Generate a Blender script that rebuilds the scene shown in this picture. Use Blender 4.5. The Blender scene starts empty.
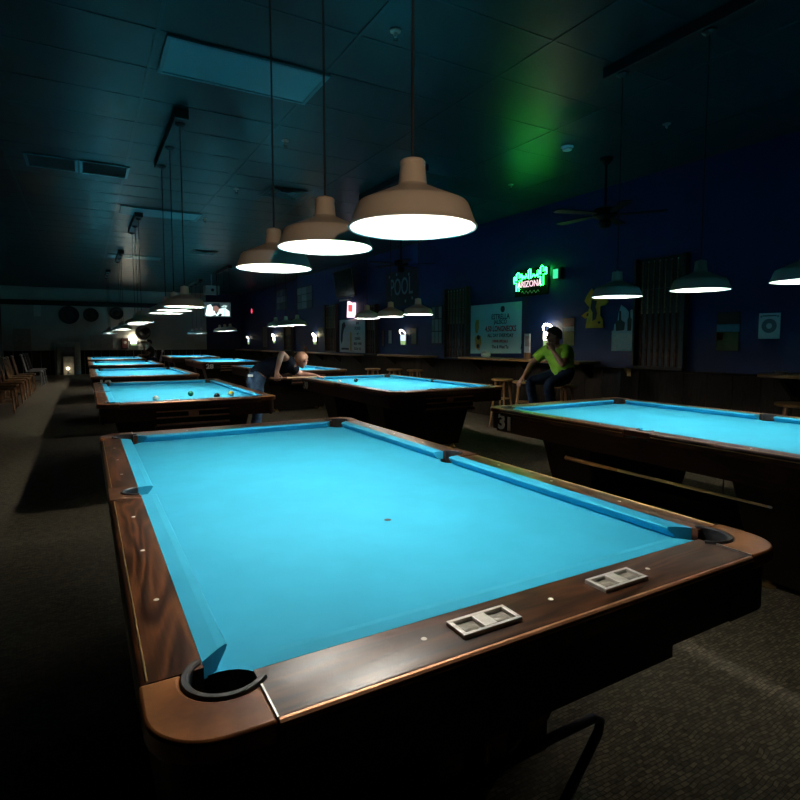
import bpy, bmesh, math, random
from mathutils import Vector, Matrix
from mathutils.geometry import tessellate_polygon

random.seed(7)
PI = math.pi
scene = bpy.context.scene
COL = scene.collection

# ------------------------------------------------------------------ helpers
def link(o, parent=None):
    COL.objects.link(o)
    if parent is not None:
        o.parent = parent
    return o

def tag(o, label=None, cat=None, group=None, kind=None):
    if label: o['label'] = label
    if cat: o['category'] = cat
    if group: o['group'] = group
    if kind: o['kind'] = kind
    return o

def empty(name, loc=(0, 0, 0), rz=0.0, label=None, cat=None, group=None, kind=None, parent=None):
    o = bpy.data.objects.new(name, None)
    o.empty_display_size = 0.05
    link(o, parent)
    o.location = loc
    o.rotation_euler = (0, 0, rz)
    return tag(o, label, cat, group, kind)

def build(name, bm, mat, parent=None, smooth=None, bevel=None, loc=None, mtx=None):
    bmesh.ops.recalc_face_normals(bm, faces=bm.faces[:])
    me = bpy.data.meshes.new(name)
    bm.to_mesh(me)
    bm.free()
    for m in (mat if isinstance(mat, (list, tuple)) else [mat]):
        me.materials.append(m)
    if smooth is not None:
        me.shade_smooth()
        if smooth < 180:
            try:
                me.set_sharp_from_angle(angle=math.radians(smooth))
            except Exception:
                pass
    o = bpy.data.objects.new(name, me)
    link(o, parent)
    if loc is not None: o.location = loc
    if mtx is not None: o.matrix_local = mtx
    if bevel:
        md = o.modifiers.new('Bevel', 'BEVEL')
        md.width = bevel
        md.segments = 2
        md.limit_method = 'ANGLE'
        md.angle_limit = math.radians(40)
    return o

def copy_tree(o, parent=None):
    c = o.copy()
    COL.objects.link(c)
    c.parent = parent
    for ch in list(o.children):
        copy_tree(ch, c)
    return c

def nb(): return bmesh.new()

def box(bm, x0, x1, y0, y1, z0, z1, mi=0):
    v = [bm.verts.new((x, y, z)) for z in (z0, z1) for y in (y0, y1) for x in (x0, x1)]
    for f in ((0, 2, 3, 1), (4, 5, 7, 6), (0, 1, 5, 4), (2, 6, 7, 3), (0, 4, 6, 2), (1, 3, 7, 5)):
        bm.faces.new([v[i] for i in f]).material_index = mi

def hexa(bm, bot, top):
    """frustum from two quads"""
    a = [bm.verts.new(p) for p in bot]
    b = [bm.verts.new(p) for p in top]
    bm.faces.new(a); bm.faces.new(b)
    for i in range(4):
        j = (i + 1) % 4
        bm.faces.new((a[i], a[j], b[j], b[i]))

def bar(bm, p, q, w, d=None):
    """rectangular bar between two points"""
    p, q = Vector(p), Vector(q)
    d = w if d is None else d
    t = (q - p).normalized()
    u = t.cross(Vector((0, 0, 1)))
    if u.length < 1e-4: u = Vector((1, 0, 0))
    u.normalize()
    v = u.cross(t)
    c = [u * sx * w / 2 + v * sy * d / 2 for sx, sy in ((-1, -1), (1, -1), (1, 1), (-1, 1))]
    hexa(bm, [p + k for k in c], [q + k for k in c])

def tube(bm, pts, r, n=8, cap=True, closed=False):
    pts = [Vector(p) for p in pts]
    rs = r if isinstance(r, (list, tuple)) else [r] * len(pts)
    rings = []
    ref = None
    m = len(pts)
    for i, p in enumerate(pts):
        if closed:
            t = pts[(i + 1) % m] - pts[i - 1]
        else:
            t = pts[min(i + 1, m - 1)] - pts[max(i - 1, 0)]
        if t.length < 1e-9: t = Vector((0, 0, 1))
        t.normalize()
        if ref is None:
            ref = t.cross(Vector((0, 0, 1)))
            if ref.length < 1e-3: ref = t.cross(Vector((1, 0, 0)))
        u = ref - t * ref.dot(t)
        if u.length < 1e-4: u = t.orthogonal()
        u.normalize()
        ref = u
        v = t.cross(u)
        rings.append([bm.verts.new(p + (u * math.cos(2 * PI * k / n) + v * math.sin(2 * PI * k / n)) * rs[i]) for k in range(n)])
    for i in range(m if closed else m - 1):
        a, b = rings[i], rings[(i + 1) % m]
        for k in range(n):
            bm.faces.new((a[k], a[(k + 1) % n], b[(k + 1) % n], b[k]))
    if cap and not closed:
        bm.faces.new(rings[0]); bm.faces.new(rings[-1])

def lathe(bm, prof, n=32, c=(0, 0, 0), closed=False, axis='z', mi=0):
    rings = []
    cx, cy, cz = c
    for r, z in prof:
        ring = []
        for k in range(n if r > 1e-6 else 1):
            a = 2 * PI * k / n
            x, y = r * math.cos(a), r * math.sin(a)
            if axis == 'z': co = (cx + x, cy + y, cz + z)
            elif axis == 'x': co = (cx + z, cy + x, cz + y)
            else: co = (cx + x, cy + z, cz + y)
            ring.append(bm.verts.new(co))
        rings.append(ring)
    rng = range(len(rings)) if closed else range(len(rings) - 1)
    for i in rng:
        a, b = rings[i], rings[(i + 1) % len(rings)]
        for k in range(n):
            k2 = (k + 1) % n
            if len(a) == 1 and len(b) == 1: break
            if len(a) == 1: f = bm.faces.new((a[0], b[k], b[k2]))
            elif len(b) == 1: f = bm.faces.new((a[k], a[k2], b[0]))
            else: f = bm.faces.new((a[k], a[k2], b[k2], b[k]))
            f.material_index = mi

def prism(bm, outline, z0, z1, M=None, mi=0):
    """extrude a (concave) 2D outline between z0 and z1; M maps (x, y, z)"""
    M = M or Matrix.Identity(4)
    n = len(outline)
    lo = [bm.verts.new(M @ Vector((x, y, z0))) for x, y in outline]
    hi = [bm.verts.new(M @ Vector((x, y, z1))) for x, y in outline]
    for i in range(n):
        j = (i + 1) % n
        bm.faces.new((lo[i], lo[j], hi[j], hi[i])).material_index = mi
    tr = tessellate_polygon([[Vector((x, y, 0)) for x, y in outline]])
    for t in tr:
        for vs in (lo, hi):
            try: bm.faces.new([vs[i] for i in t]).material_index = mi
            except ValueError: pass
    return lo, hi

def ngon_prism(bm, outline, z0, z1, M=None):
    M = M or Matrix.Identity(4)
    n = len(outline)
    lo = [bm.verts.new(M @ Vector((x, y, z0))) for x, y in outline]
    hi = [bm.verts.new(M @ Vector((x, y, z1))) for x, y in outline]
    for i in range(n):
        j = (i + 1) % n
        bm.faces.new((lo[i], lo[j], hi[j], hi[i]))
    bm.faces.new(lo); bm.faces.new(hi)

def arc(cx, cy, r, a0, a1, n=10):
    return [(cx + r * math.cos(math.radians(a0 + (a1 - a0) * i / n)), cy + r * math.sin(math.radians(a0 + (a1 - a0) * i / n))) for i in range(n + 1)]

def disc_pts(cx, cy, r, n=24, ry=None):
    ry = ry or r
    return [(cx + r * math.cos(2 * PI * i / n), cy + ry * math.sin(2 * PI * i / n)) for i in range(n)]

def sphere(bm, c, r, seg=16, rings=10, sc=(1, 1, 1)):
    M = Matrix.Translation(c) @ Matrix.Diagonal((r * sc[0], r * sc[1], r * sc[2], 1))
    bmesh.ops.create_uvsphere(bm, u_segments=seg, v_segments=rings, radius=1.0, matrix=M)

def frame_mtx(origin, right, up):
    right, up = Vector(right), Vector(up)
    out = right.cross(up)
    M = Matrix.Identity(4)
    for i in range(3):
        M[i][0], M[i][1], M[i][2], M[i][3] = right[i], up[i], out[i], origin[i]
    return M

def text_mesh(name, s, size, mat, parent=None, mtx=None, xs=1.0, bold=0.0, depth=0.002, align='CENTER'):
    cu = bpy.data.curves.new(name, 'FONT')
    cu.body = s
    cu.size = size
    cu.align_x = align
    cu.align_y = 'CENTER'
    cu.extrude = depth
    cu.offset = bold
    cu.resolution_u = 3
    tmp = bpy.data.objects.new(name + '_source', cu)
    COL.objects.link(tmp)
    dg = bpy.context.evaluated_depsgraph_get()
    dg.update()
    me = bpy.data.meshes.new_from_object(tmp.evaluated_get(dg))
    bpy.data.objects.remove(tmp)
    bpy.data.curves.remove(cu)
    me.name = name
    me.transform(Matrix.Diagonal((xs, 1, 1, 1)))
    me.materials.clear()
    me.materials.append(mat)
    o = bpy.data.objects.new(name, me)
    link(o, parent)
    if mtx is not None: o.matrix_local = mtx
    return o

# ------------------------------------------------------------------ materials
MATS = {}
def pmat(name, col, rough=0.5, metal=0.0, spec=0.5, coat=0.0, emit=None, estr=0.0, sheen=0.0):
    m = bpy.data.materials.new(name)
    m.use_nodes = True
    b = m.node_tree.nodes['Principled BSDF']
    b.inputs['Base Color'].default_value = (*col, 1)
    b.inputs['Roughness'].default_value = rough
    b.inputs['Metallic'].default_value = metal
    b.inputs['Specular IOR Level'].default_value = spec
    b.inputs['Coat Weight'].default_value = coat
    b.inputs['Coat Roughness'].default_value = 0.12
    b.inputs['Sheen Weight'].default_value = sheen
    if emit:
        b.inputs['Emission Color'].default_value = (*emit, 1)
        b.inputs['Emission Strength'].default_value = estr
    return m

def nodes(m):
    nt = m.node_tree
    return nt, nt.nodes['Principled BSDF'], lambda t: nt.nodes.new(t)

def noise_mat(name, c1, c2, scale=20, rough=0.6, detail=4, stretch=(1, 1, 1), bump=0.0, lo=0.35, hi=0.65, **k):
    m = pmat(name, c1, rough, **k)
    nt, b, N = nodes(m)
    tc = N('ShaderNodeTexCoord'); mp = N('ShaderNodeMapping')
    mp.inputs['Scale'].default_value = stretch
    nz = N('ShaderNodeTexNoise'); nz.inputs['Scale'].default_value = scale; nz.inputs['Detail'].default_value = detail
    cr = N('ShaderNodeValToRGB')
    cr.color_ramp.elements[0].position = lo; cr.color_ramp.elements[0].color = (*c1, 1)
    cr.color_ramp.elements[1].position = hi; cr.color_ramp.elements[1].color = (*c2, 1)
    nt.links.new(tc.outputs['Object'], mp.inputs['Vector'])
    nt.links.new(mp.outputs['Vector'], nz.inputs['Vector'])
    nt.links.new(nz.outputs['Fac'], cr.inputs['Fac'])
    nt.links.new(cr.outputs['Color'], b.inputs['Base Color'])
    if bump:
        bp = N('ShaderNodeBump'); bp.inputs['Strength'].default_value = bump; bp.inputs['Distance'].default_value = 0.01
        nt.links.new(nz.outputs['Fac'], bp.inputs['Height'])
        nt.links.new(bp.outputs['Normal'], b.inputs['Normal'])
    return m

def wood_mat(name, c1, c2, c3, along='y', scale=1.0, rough=0.3, coat=0.3, spec=0.5):
    """grain running along one axis: rings distorted by noise plus fine streaks"""
    m = pmat(name, c1, rough, spec=spec, coat=coat)
    nt, b, N = nodes(m)
    tc = N('ShaderNodeTexCoord'); mp = N('ShaderNodeMapping'); mp2 = N('ShaderNodeMapping')
    s = {'x': (1.6, 9, 9), 'y': (9, 1.6, 9), 'z': (9, 9, 1.6)}[along]
    mp.inputs['Scale'].default_value = tuple(k * scale for k in s)
    s2 = {'x': (4, 140, 140), 'y': (140, 4, 140), 'z': (140, 140, 4)}[along]
    mp2.inputs['Scale'].default_value = tuple(k * scale for k in s2)
    n1 = N('ShaderNodeTexNoise'); n1.inputs['Scale'].default_value = 1.0; n1.inputs['Detail'].default_value = 2; n1.inputs['Distortion'].default_value = 0.6
    mul = N('ShaderNodeMath'); mul.operation = 'MULTIPLY'; mul.inputs[1].default_value = 14.0
    fr = N('ShaderNodeMath'); fr.operation = 'PINGPONG'; fr.inputs[1].default_value = 1.0
    n2 = N('ShaderNodeTexNoise'); n2.inputs['Scale'].default_value = 1.0; n2.inputs['Detail'].default_value = 3
    mix = N('ShaderNodeMath'); mix.operation = 'MULTIPLY_ADD'; mix.inputs[1].default_value = 0.55
    sub = N('ShaderNodeMath'); sub.operation = 'MULTIPLY'; sub.inputs[1].default_value = 0.5
    cr = N('ShaderNodeValToRGB')
    e = cr.color_ramp.elements
    e[0].position = 0.15; e[0].color = (*c1, 1)
    e[1].position = 0.85; e[1].color = (*c3, 1)
    k = e.new(0.5); k.color = (*c2, 1)
    L = nt.links.new
    L(tc.outputs['Object'], mp.inputs['Vector']); L(tc.outputs['Object'], mp2.inputs['Vector'])
    L(mp.outputs['Vector'], n1.inputs['Vector']); L(mp2.outputs['Vector'], n2.inputs['Vector'])
    L(n1.outputs['Fac'], mul.inputs[0]); L(mul.outputs[0], fr.inputs[0])
    L(n2.outputs['Fac'], sub.inputs[0])
    L(fr.outputs[0], mix.inputs[0]); L(sub.outputs[0], mix.inputs[2])
    L(mix.outputs[0], cr.inputs['Fac']); L(cr.outputs['Color'], b.inputs['Base Color'])
    return m

def emat(name, col, s):
    return pmat(name, (0.02, 0.02, 0.02), 0.5, emit=col, estr=s)

CLOTH = noise_mat('cyan_worsted_cloth', (0.026, 0.375, 0.58), (0.030, 0.405, 0.625), scale=6, rough=0.8, detail=6, spec=0.16, sheen=0.04)
WOODY = wood_mat('walnut_rail_lengthwise', (0.012, 0.0045, 0.002), (0.050, 0.0175, 0.007), (0.15, 0.052, 0.017), 'y', rough=0.34, coat=0.08, spec=0.35)
WOODX = wood_mat('walnut_rail_crosswise', (0.014, 0.0055, 0.003), (0.042, 0.016, 0.007), (0.085, 0.033, 0.014), 'x', rough=0.35, coat=0.0, spec=0.32)
APRON = wood_mat('dark_mahogany_apron', (0.012, 0.0035, 0.002), (0.019, 0.0058, 0.0035), (0.028, 0.009, 0.005), 'y', rough=0.42, coat=0.0, spec=0.18)
PEDE = noise_mat('black_brown_laminate', (0.006, 0.0035, 0.0025), (0.010, 0.0055, 0.004), scale=8, rough=0.5, spec=0.15)
CASTING = noise_mat('worn_bronze_casting', (0.10, 0.030, 0.008), (0.36, 0.135, 0.038), scale=7, rough=0.34, detail=9, metal=0.2, bump=0.05, spec=0.35)
CASTING_D = noise_mat('dark_bronze_casting', (0.06, 0.021, 0.008), (0.12, 0.045, 0.017), scale=14, rough=0.42, detail=8, metal=0.3)
COPPER = noise_mat('copper_trim', (0.44, 0.19, 0.09), (0.54, 0.25, 0.13), scale=30, rough=0.42, metal=0.6)
BRASS = noise_mat('brass_trim', (0.55, 0.35, 0.13), (0.68, 0.46, 0.2), scale=30, rough=0.35, metal=0.9)
RUBBER = noise_mat('black_pocket_leather', (0.012, 0.012, 0.013), (0.03, 0.03, 0.032), scale=60, rough=0.5)
CHROME = noise_mat('brushed_nickel', (0.62, 0.6, 0.57), (0.75, 0.73, 0.7), scale=50, rough=0.28, metal=1.0)
PALEMETAL = noise_mat('pale_satin_metal', (0.58, 0.55, 0.50), (0.68, 0.65, 0.6), scale=60, rough=0.42, metal=0.35)
DIAL = noise_mat('grey_beige_dial', (0.22, 0.20, 0.165), (0.32, 0.29, 0.24), scale=90, rough=0.4)
IVORY = pmat('ivory_inlay', (0.8, 0.77, 0.68), 0.3)
WHITE = pmat('white_numeral', (0.88, 0.85, 0.78), 0.5)
SHADE_OUT = noise_mat('cream_enamel', (0.74, 0.63, 0.50), (0.78, 0.67, 0.54), scale=10, rough=0.42)
SHADE_IN = pmat('white_enamel', (0.78, 0.77, 0.74), 0.5)
LAMP = emat('lamp_glow', (1.0, 0.94, 0.84), 1030.0)
LAMP2 = emat('lamp_glow_low', (1.0, 0.94, 0.84), 700.0)
BLACK = noise_mat('matt_black_metal', (0.012, 0.012, 0.013), (0.02, 0.02, 0.022), scale=20, rough=0.5)
CORD = pmat('black_cord', (0.008, 0.008, 0.009), 0.6)
BLUEWALL = noise_mat('navy_wall_paint', (0.003, 0.016, 0.092), (0.004, 0.019, 0.105), scale=3, rough=0.55, bump=0.02)
GREYWALL = noise_mat('grey_wall_paint', (0.50, 0.50, 0.47), (0.56, 0.56, 0.52), scale=2, rough=0.7)
DARKWALL = noise_mat('charcoal_wall_paint', (0.035, 0.035, 0.035), (0.05, 0.05, 0.048), scale=2, rough=0.7)
WAINSCOT = wood_mat('dark_stained_wainscot', (0.007, 0.0045, 0.0025), (0.012, 0.008, 0.0045), (0.020, 0.013, 0.008), 'z', rough=0.5, coat=0.0, spec=0.15)
RACKWOOD = wood_mat('cue_rack_wood', (0.018, 0.010, 0.006), (0.04, 0.022, 0.012), (0.07, 0.04, 0.022), 'z', rough=0.45, coat=0.0)
OAK = wood_mat('honey_oak', (0.20, 0.095, 0.032), (0.32, 0.165, 0.06), (0.42, 0.23, 0.09), 'y', rough=0.35, coat=0.1)
OAKZ = wood_mat('honey_oak_upright', (0.16, 0.07, 0.022), (0.26, 0.125, 0.045), (0.36, 0.19, 0.075), 'z', rough=0.35, coat=0.1)
CHAIRWOOD = wood_mat('chestnut_chair_wood', (0.12, 0.05, 0.018), (0.22, 0.10, 0.036), (0.30, 0.15, 0.06), 'z', rough=0.35, coat=0.1)
MAPLE = wood_mat('pale_maple', (0.50, 0.33, 0.16), (0.60, 0.41, 0.21), (0.68, 0.48, 0.27), 'x', rough=0.25, coat=0.2)
CUEDARK = wood_mat('dark_cue_butt', (0.05, 0.018, 0.008), (0.10, 0.036, 0.014), (0.16, 0.06, 0.022), 'x', rough=0.25, coat=0.3)
PAPER = noise_mat('white_paper', (0.76, 0.75, 0.72), (0.84, 0.83, 0.8), scale=6, rough=0.7)
DARKFRAME = pmat('black_frame', (0.012, 0.012, 0.013), 0.5)
INK = pmat('dark_ink', (0.02, 0.03, 0.04), 0.6)
REDINK = pmat('red_ink', (0.5, 0.03, 0.03), 0.6)
SKIN = noise_mat('fair_skin', (0.52, 0.27, 0.19), (0.60, 0.33, 0.24), scale=12, rough=0.5)
SKIN2 = noise_mat('brown_skin', (0.20, 0.10, 0.06), (0.27, 0.14, 0.09), scale=12, rough=0.5)
HAIR_R = noise_mat('cropped_red_hair', (0.42, 0.20, 0.12), (0.50, 0.26, 0.17), scale=90, rough=0.7)
HAIR_B = noise_mat('black_hair', (0.008, 0.007, 0.007), (0.02, 0.017, 0.015), scale=90, rough=0.6)
NAVYTEE = noise_mat('black_navy_jersey', (0.006, 0.008, 0.015), (0.010, 0.013, 0.021), scale=14, rough=0.95, bump=0.1, spec=0.08)
DENIM = noise_mat('blue_denim', (0.030, 0.075, 0.15), (0.075, 0.15, 0.26), scale=16, rough=0.95, detail=8, bump=0.15, spec=0.12)
DENIM_D = noise_mat('dark_denim', (0.006, 0.014, 0.032), (0.012, 0.026, 0.055), scale=16, rough=0.95, detail=8, bump=0.15, spec=0.12)
GREENTEE = noise_mat('lime_green_jersey', (0.16, 0.42, 0.02), (0.24, 0.55, 0.035), scale=11, rough=0.85, bump=0.2)
SHOE = pmat('dark_shoe', (0.02, 0.02, 0.02), 0.6)
EYE = pmat('eye_dark', (0.02, 0.015, 0.012), 0.2)
BLACKTEE = noise_mat('charcoal_jersey', (0.02, 0.02, 0.022), (0.035, 0.035, 0.037), scale=14, rough=0.9)

# ceiling paint, satin so that the neon sign glances off it
CEIL = noise_mat('satin_blue_black_ceiling_tile', (0.003, 0.033, 0.039), (0.004, 0.038, 0.044), scale=45, rough=0.34, detail=6, bump=0.06, spec=0.22)
TBAR = pmat('ceiling_tee_bar', (0.005, 0.045, 0.053), 0.32, spec=0.24)

# carpet: small dark blocks outlined by a lighter weave
CARPET = pmat('patterned_carpet', (0.05, 0.045, 0.035), 0.95, spec=0.1)
def carpet():
    nt, b, N = nodes(CARPET)
    tc = N('ShaderNodeTexCoord')
    nz = N('ShaderNodeTexNoise'); nz.inputs['Scale'].default_value = 9
    mx = N('ShaderNodeMix'); mx.data_type = 'VECTOR'; mx.inputs['Factor'].default_value = 0.035
    br = N('ShaderNodeTexBrick')
    br.inputs['Scale'].default_value = 33
    br.inputs['Mortar Size'].default_value = 0.06
    br.inputs['Mortar Smooth'].default_value = 0.4
    br.inputs['Brick Width'].default_value = 0.95
    br.inputs['Row Height'].default_value = 0.45
    br.inputs['Color1'].default_value = (0.18, 0.152, 0.10, 1)
    br.inputs['Color2'].default_value = (0.078, 0.067, 0.045, 1)
    br.inputs['Mortar'].default_value = (0.05, 0.044, 0.031, 1)
    n2 = N('ShaderNodeTexNoise'); n2.inputs['Scale'].default_value = 55; n2.inputs['Detail'].default_value = 2
    mul = N('ShaderNodeMix'); mul.data_type = 'RGBA'; mul.blend_type = 'MULTIPLY'; mul.inputs['Factor'].default_value = 0.85
    bp = N('ShaderNodeBump'); bp.inputs['Strength'].default_value = 0.5; bp.inputs['Distance'].default_value = 0.006
    L = nt.links.new
    L(tc.outputs['Object'], nz.inputs['Vector'])
    L(tc.outputs['Object'], mx.inputs[4]); L(nz.outputs['Color'], mx.inputs[5])
    L(mx.outputs[1], br.inputs['Vector'])
    L(tc.outputs['Object'], n2.inputs['Vector'])
    L(br.outputs['Color'], mul.inputs[6]); L(n2.outputs['Fac'], mul.inputs[7])
    L(mul.outputs[2], b.inputs['Base Color'])
    L(br.outputs['Color'], bp.inputs['Height']); L(bp.outputs['Normal'], b.inputs['Normal'])
carpet()

# ------------------------------------------------------------------ room
XL, XR, YN, YF, ZC = -2.95, 6.10, -3.4, 25.0, 3.45
def struct(name, bm, mat, **k):
    return tag(build(name, bm, mat, **k), kind='structure')
bm = nb(); box(bm, XL - .1, XR + .1, YN - .1, YF + .1, -0.1, 0); struct('floor', bm, CARPET)
bm = nb(); box(bm, XL - .1, XR + .1, YN - .1, YF + .1, ZC, ZC + .1); struct('ceiling', bm, CEIL)
bm = nb(); box(bm, XR, XR + .1, YN - .1, YF + .1, 0, ZC); struct('wall_right', bm, BLUEWALL)
bm = nb(); box(bm, XL - .1, XL, YN - .1, YF + .1, 0, ZC); struct('wall_left', bm, DARKWALL)
bm = nb(); box(bm, XL, 4.55, YF, YF + .1, 0, ZC); struct('wall_back', bm, GREYWALL)
bm = nb(); box(bm, 4.55, XR, YF, YF + .1, 0, ZC); struct('wall_back.001', bm, BLUEWALL)
bm = nb(); box(bm, XL, XR, YN - .1, YN, 0, ZC); struct('wall_front', bm, DARKWALL)
# wainscot panelling of the right wall (boards with grooves), cap on top
bm = nb()
y = YN
while y < YF - .05:
    box(bm, XR - .018, XR - .001, y + .004, min(y + .296, YF - .03), 0.0, 0.955); y += .3
struct('trim_1', bm, WAINSCOT)
bm = nb(); box(bm, XR - .03, XR - .001, YN, YF - .03, 0.956, 0.985); struct('trim_2', bm, WAINSCOT, bevel=.006)
bm = nb()
x = XL + .02
while x < XR - .1:
    box(bm, x + .004, min(x + .296, XR - .04), YF - .018, YF - .001, 0, .96); x += .3
struct('trim_3', bm, WAINSCOT)
bm = nb(); box(bm, XL + .01, 4.5, YF - .16, YF - .001, 2.74, 2.93); struct('trim_4', bm, DARKFRAME, bevel=.01)
bm = nb(); box(bm, XL + .001, XL + .02, YN, YF - .05, 0, .12); struct('baseboard_left', bm, WAINSCOT)
# suspended ceiling grid
bm = nb()
x = 0.30 - 1.22 * 2
while x < XR:
    box(bm, x - .012, x + .012, YN, YF, ZC - .004, ZC - .0005); x += 1.22
y = 3.29 - .61 * 10
while y < YF:
    if y > YN: box(bm, XL, XR, y - .012, y + .012, ZC - .003, ZC - .0004)
    y += .61
struct('trim_5', bm, TBAR)

# ------------------------------------------------------------------ pool table
NX, NY = 0.635, 1.252          # cushion noses
WI, WO = 0.687, 0.788         # side rail wood, inner / outer
HI, HO = 1.305, 1.45           # head rail wood, inner / outer
ZT, ZB = 0.80, 0.7635
PCX, PCY = 0.658, 1.294       # corner pocket centre
SPX = 0.694                   # side pocket centre

def sw(outline, sx, sy): return [(x * sx, y * sy) for x, y in outline]

def rail_profile(bm, inner, outer, t0, t1, axis, sgn):
    """top rail with rounded outer edge; runs along axis between t0 and t1"""
    prof = [(inner, ZT - .05), (inner, ZT + .0005), (outer - .016, ZT + .0005), (outer - .007, ZT - .003), (outer - .001, ZT - .011), (outer, ZT - .02), (outer, ZT - .05)]
    a, b = [], []
    for d, z in prof:
        if axis == 'y':
            a.append(bm.verts.new((sgn * d, t0, z))); b.append(bm.verts.new((sgn * d, t1, z)))
        else:
            a.append(bm.verts.new((t0, sgn * d, z))); b.append(bm.verts.new((t1, sgn * d, z)))
    n = len(prof)
    for i in range(n):
        j = (i + 1) % n
        bm.faces.new((a[i], a[j], b[j], b[i]))
    bm.faces.new(a); bm.faces.new(b)

def cushion(bm, nose, back, t0, t1, i0, i1, axis, sgn):
    """t0,t1: ends at the nose; i0,i1: ends at the back"""
    prof = [(nose, ZT - .004), (nose + .004, ZT - .0005), (nose + .02, ZT + .0015), (back - .0005, ZT + .0008), (back - .0005, ZB + .0005), (nose + .024, ZB + .0005), (nose + .004, ZT - .012)]
    A, Bv = [], []
    for d, z in prof:
        f = (d - nose) / (back - nose)
        a, b = t0 + (i0 - t0) * f, t1 + (i1 - t1) * f
        if axis == 'y':
            A.append(bm.verts.new((sgn * d, a, z))); Bv.append(bm.verts.new((sgn * d, b, z)))
        else:
            A.append(bm.verts.new((a, sgn * d, z))); Bv.append(bm.verts.new((b, sgn * d, z)))
    n = len(prof)
    for i in range(n):
        j = (i + 1) % n
        bm.faces.new((A[i], A[j], Bv[j], Bv[i]))
    bm.faces.new(A); bm.faces.new(Bv)

def sector(bm, cx, cy, r0, r1, a0, a1, z0, z1, n=16):
    ring = []
    for i in range(n + 1):
        a = math.radians(a0 + (a1 - a0) * i / n)
        c, s = math.cos(a), math.sin(a)
        ring.append([bm.verts.new((cx + r * c, cy + r * s, z)) for r, z in ((r0, z0), (r0, z1 - .003), (r0 + .003, z1), (r1 - .002, z1), (r1, z1 - .003), (r1, z0))])
    m = 6
    for i in range(n):
        for k in range(m):
            bm.faces.new((ring[i][k], ring[i][(k + 1) % m], ring[i + 1][(k + 1) % m], ring[i + 1][k]))
    bm.faces.new(ring[0]); bm.faces.new(ring[-1])

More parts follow.
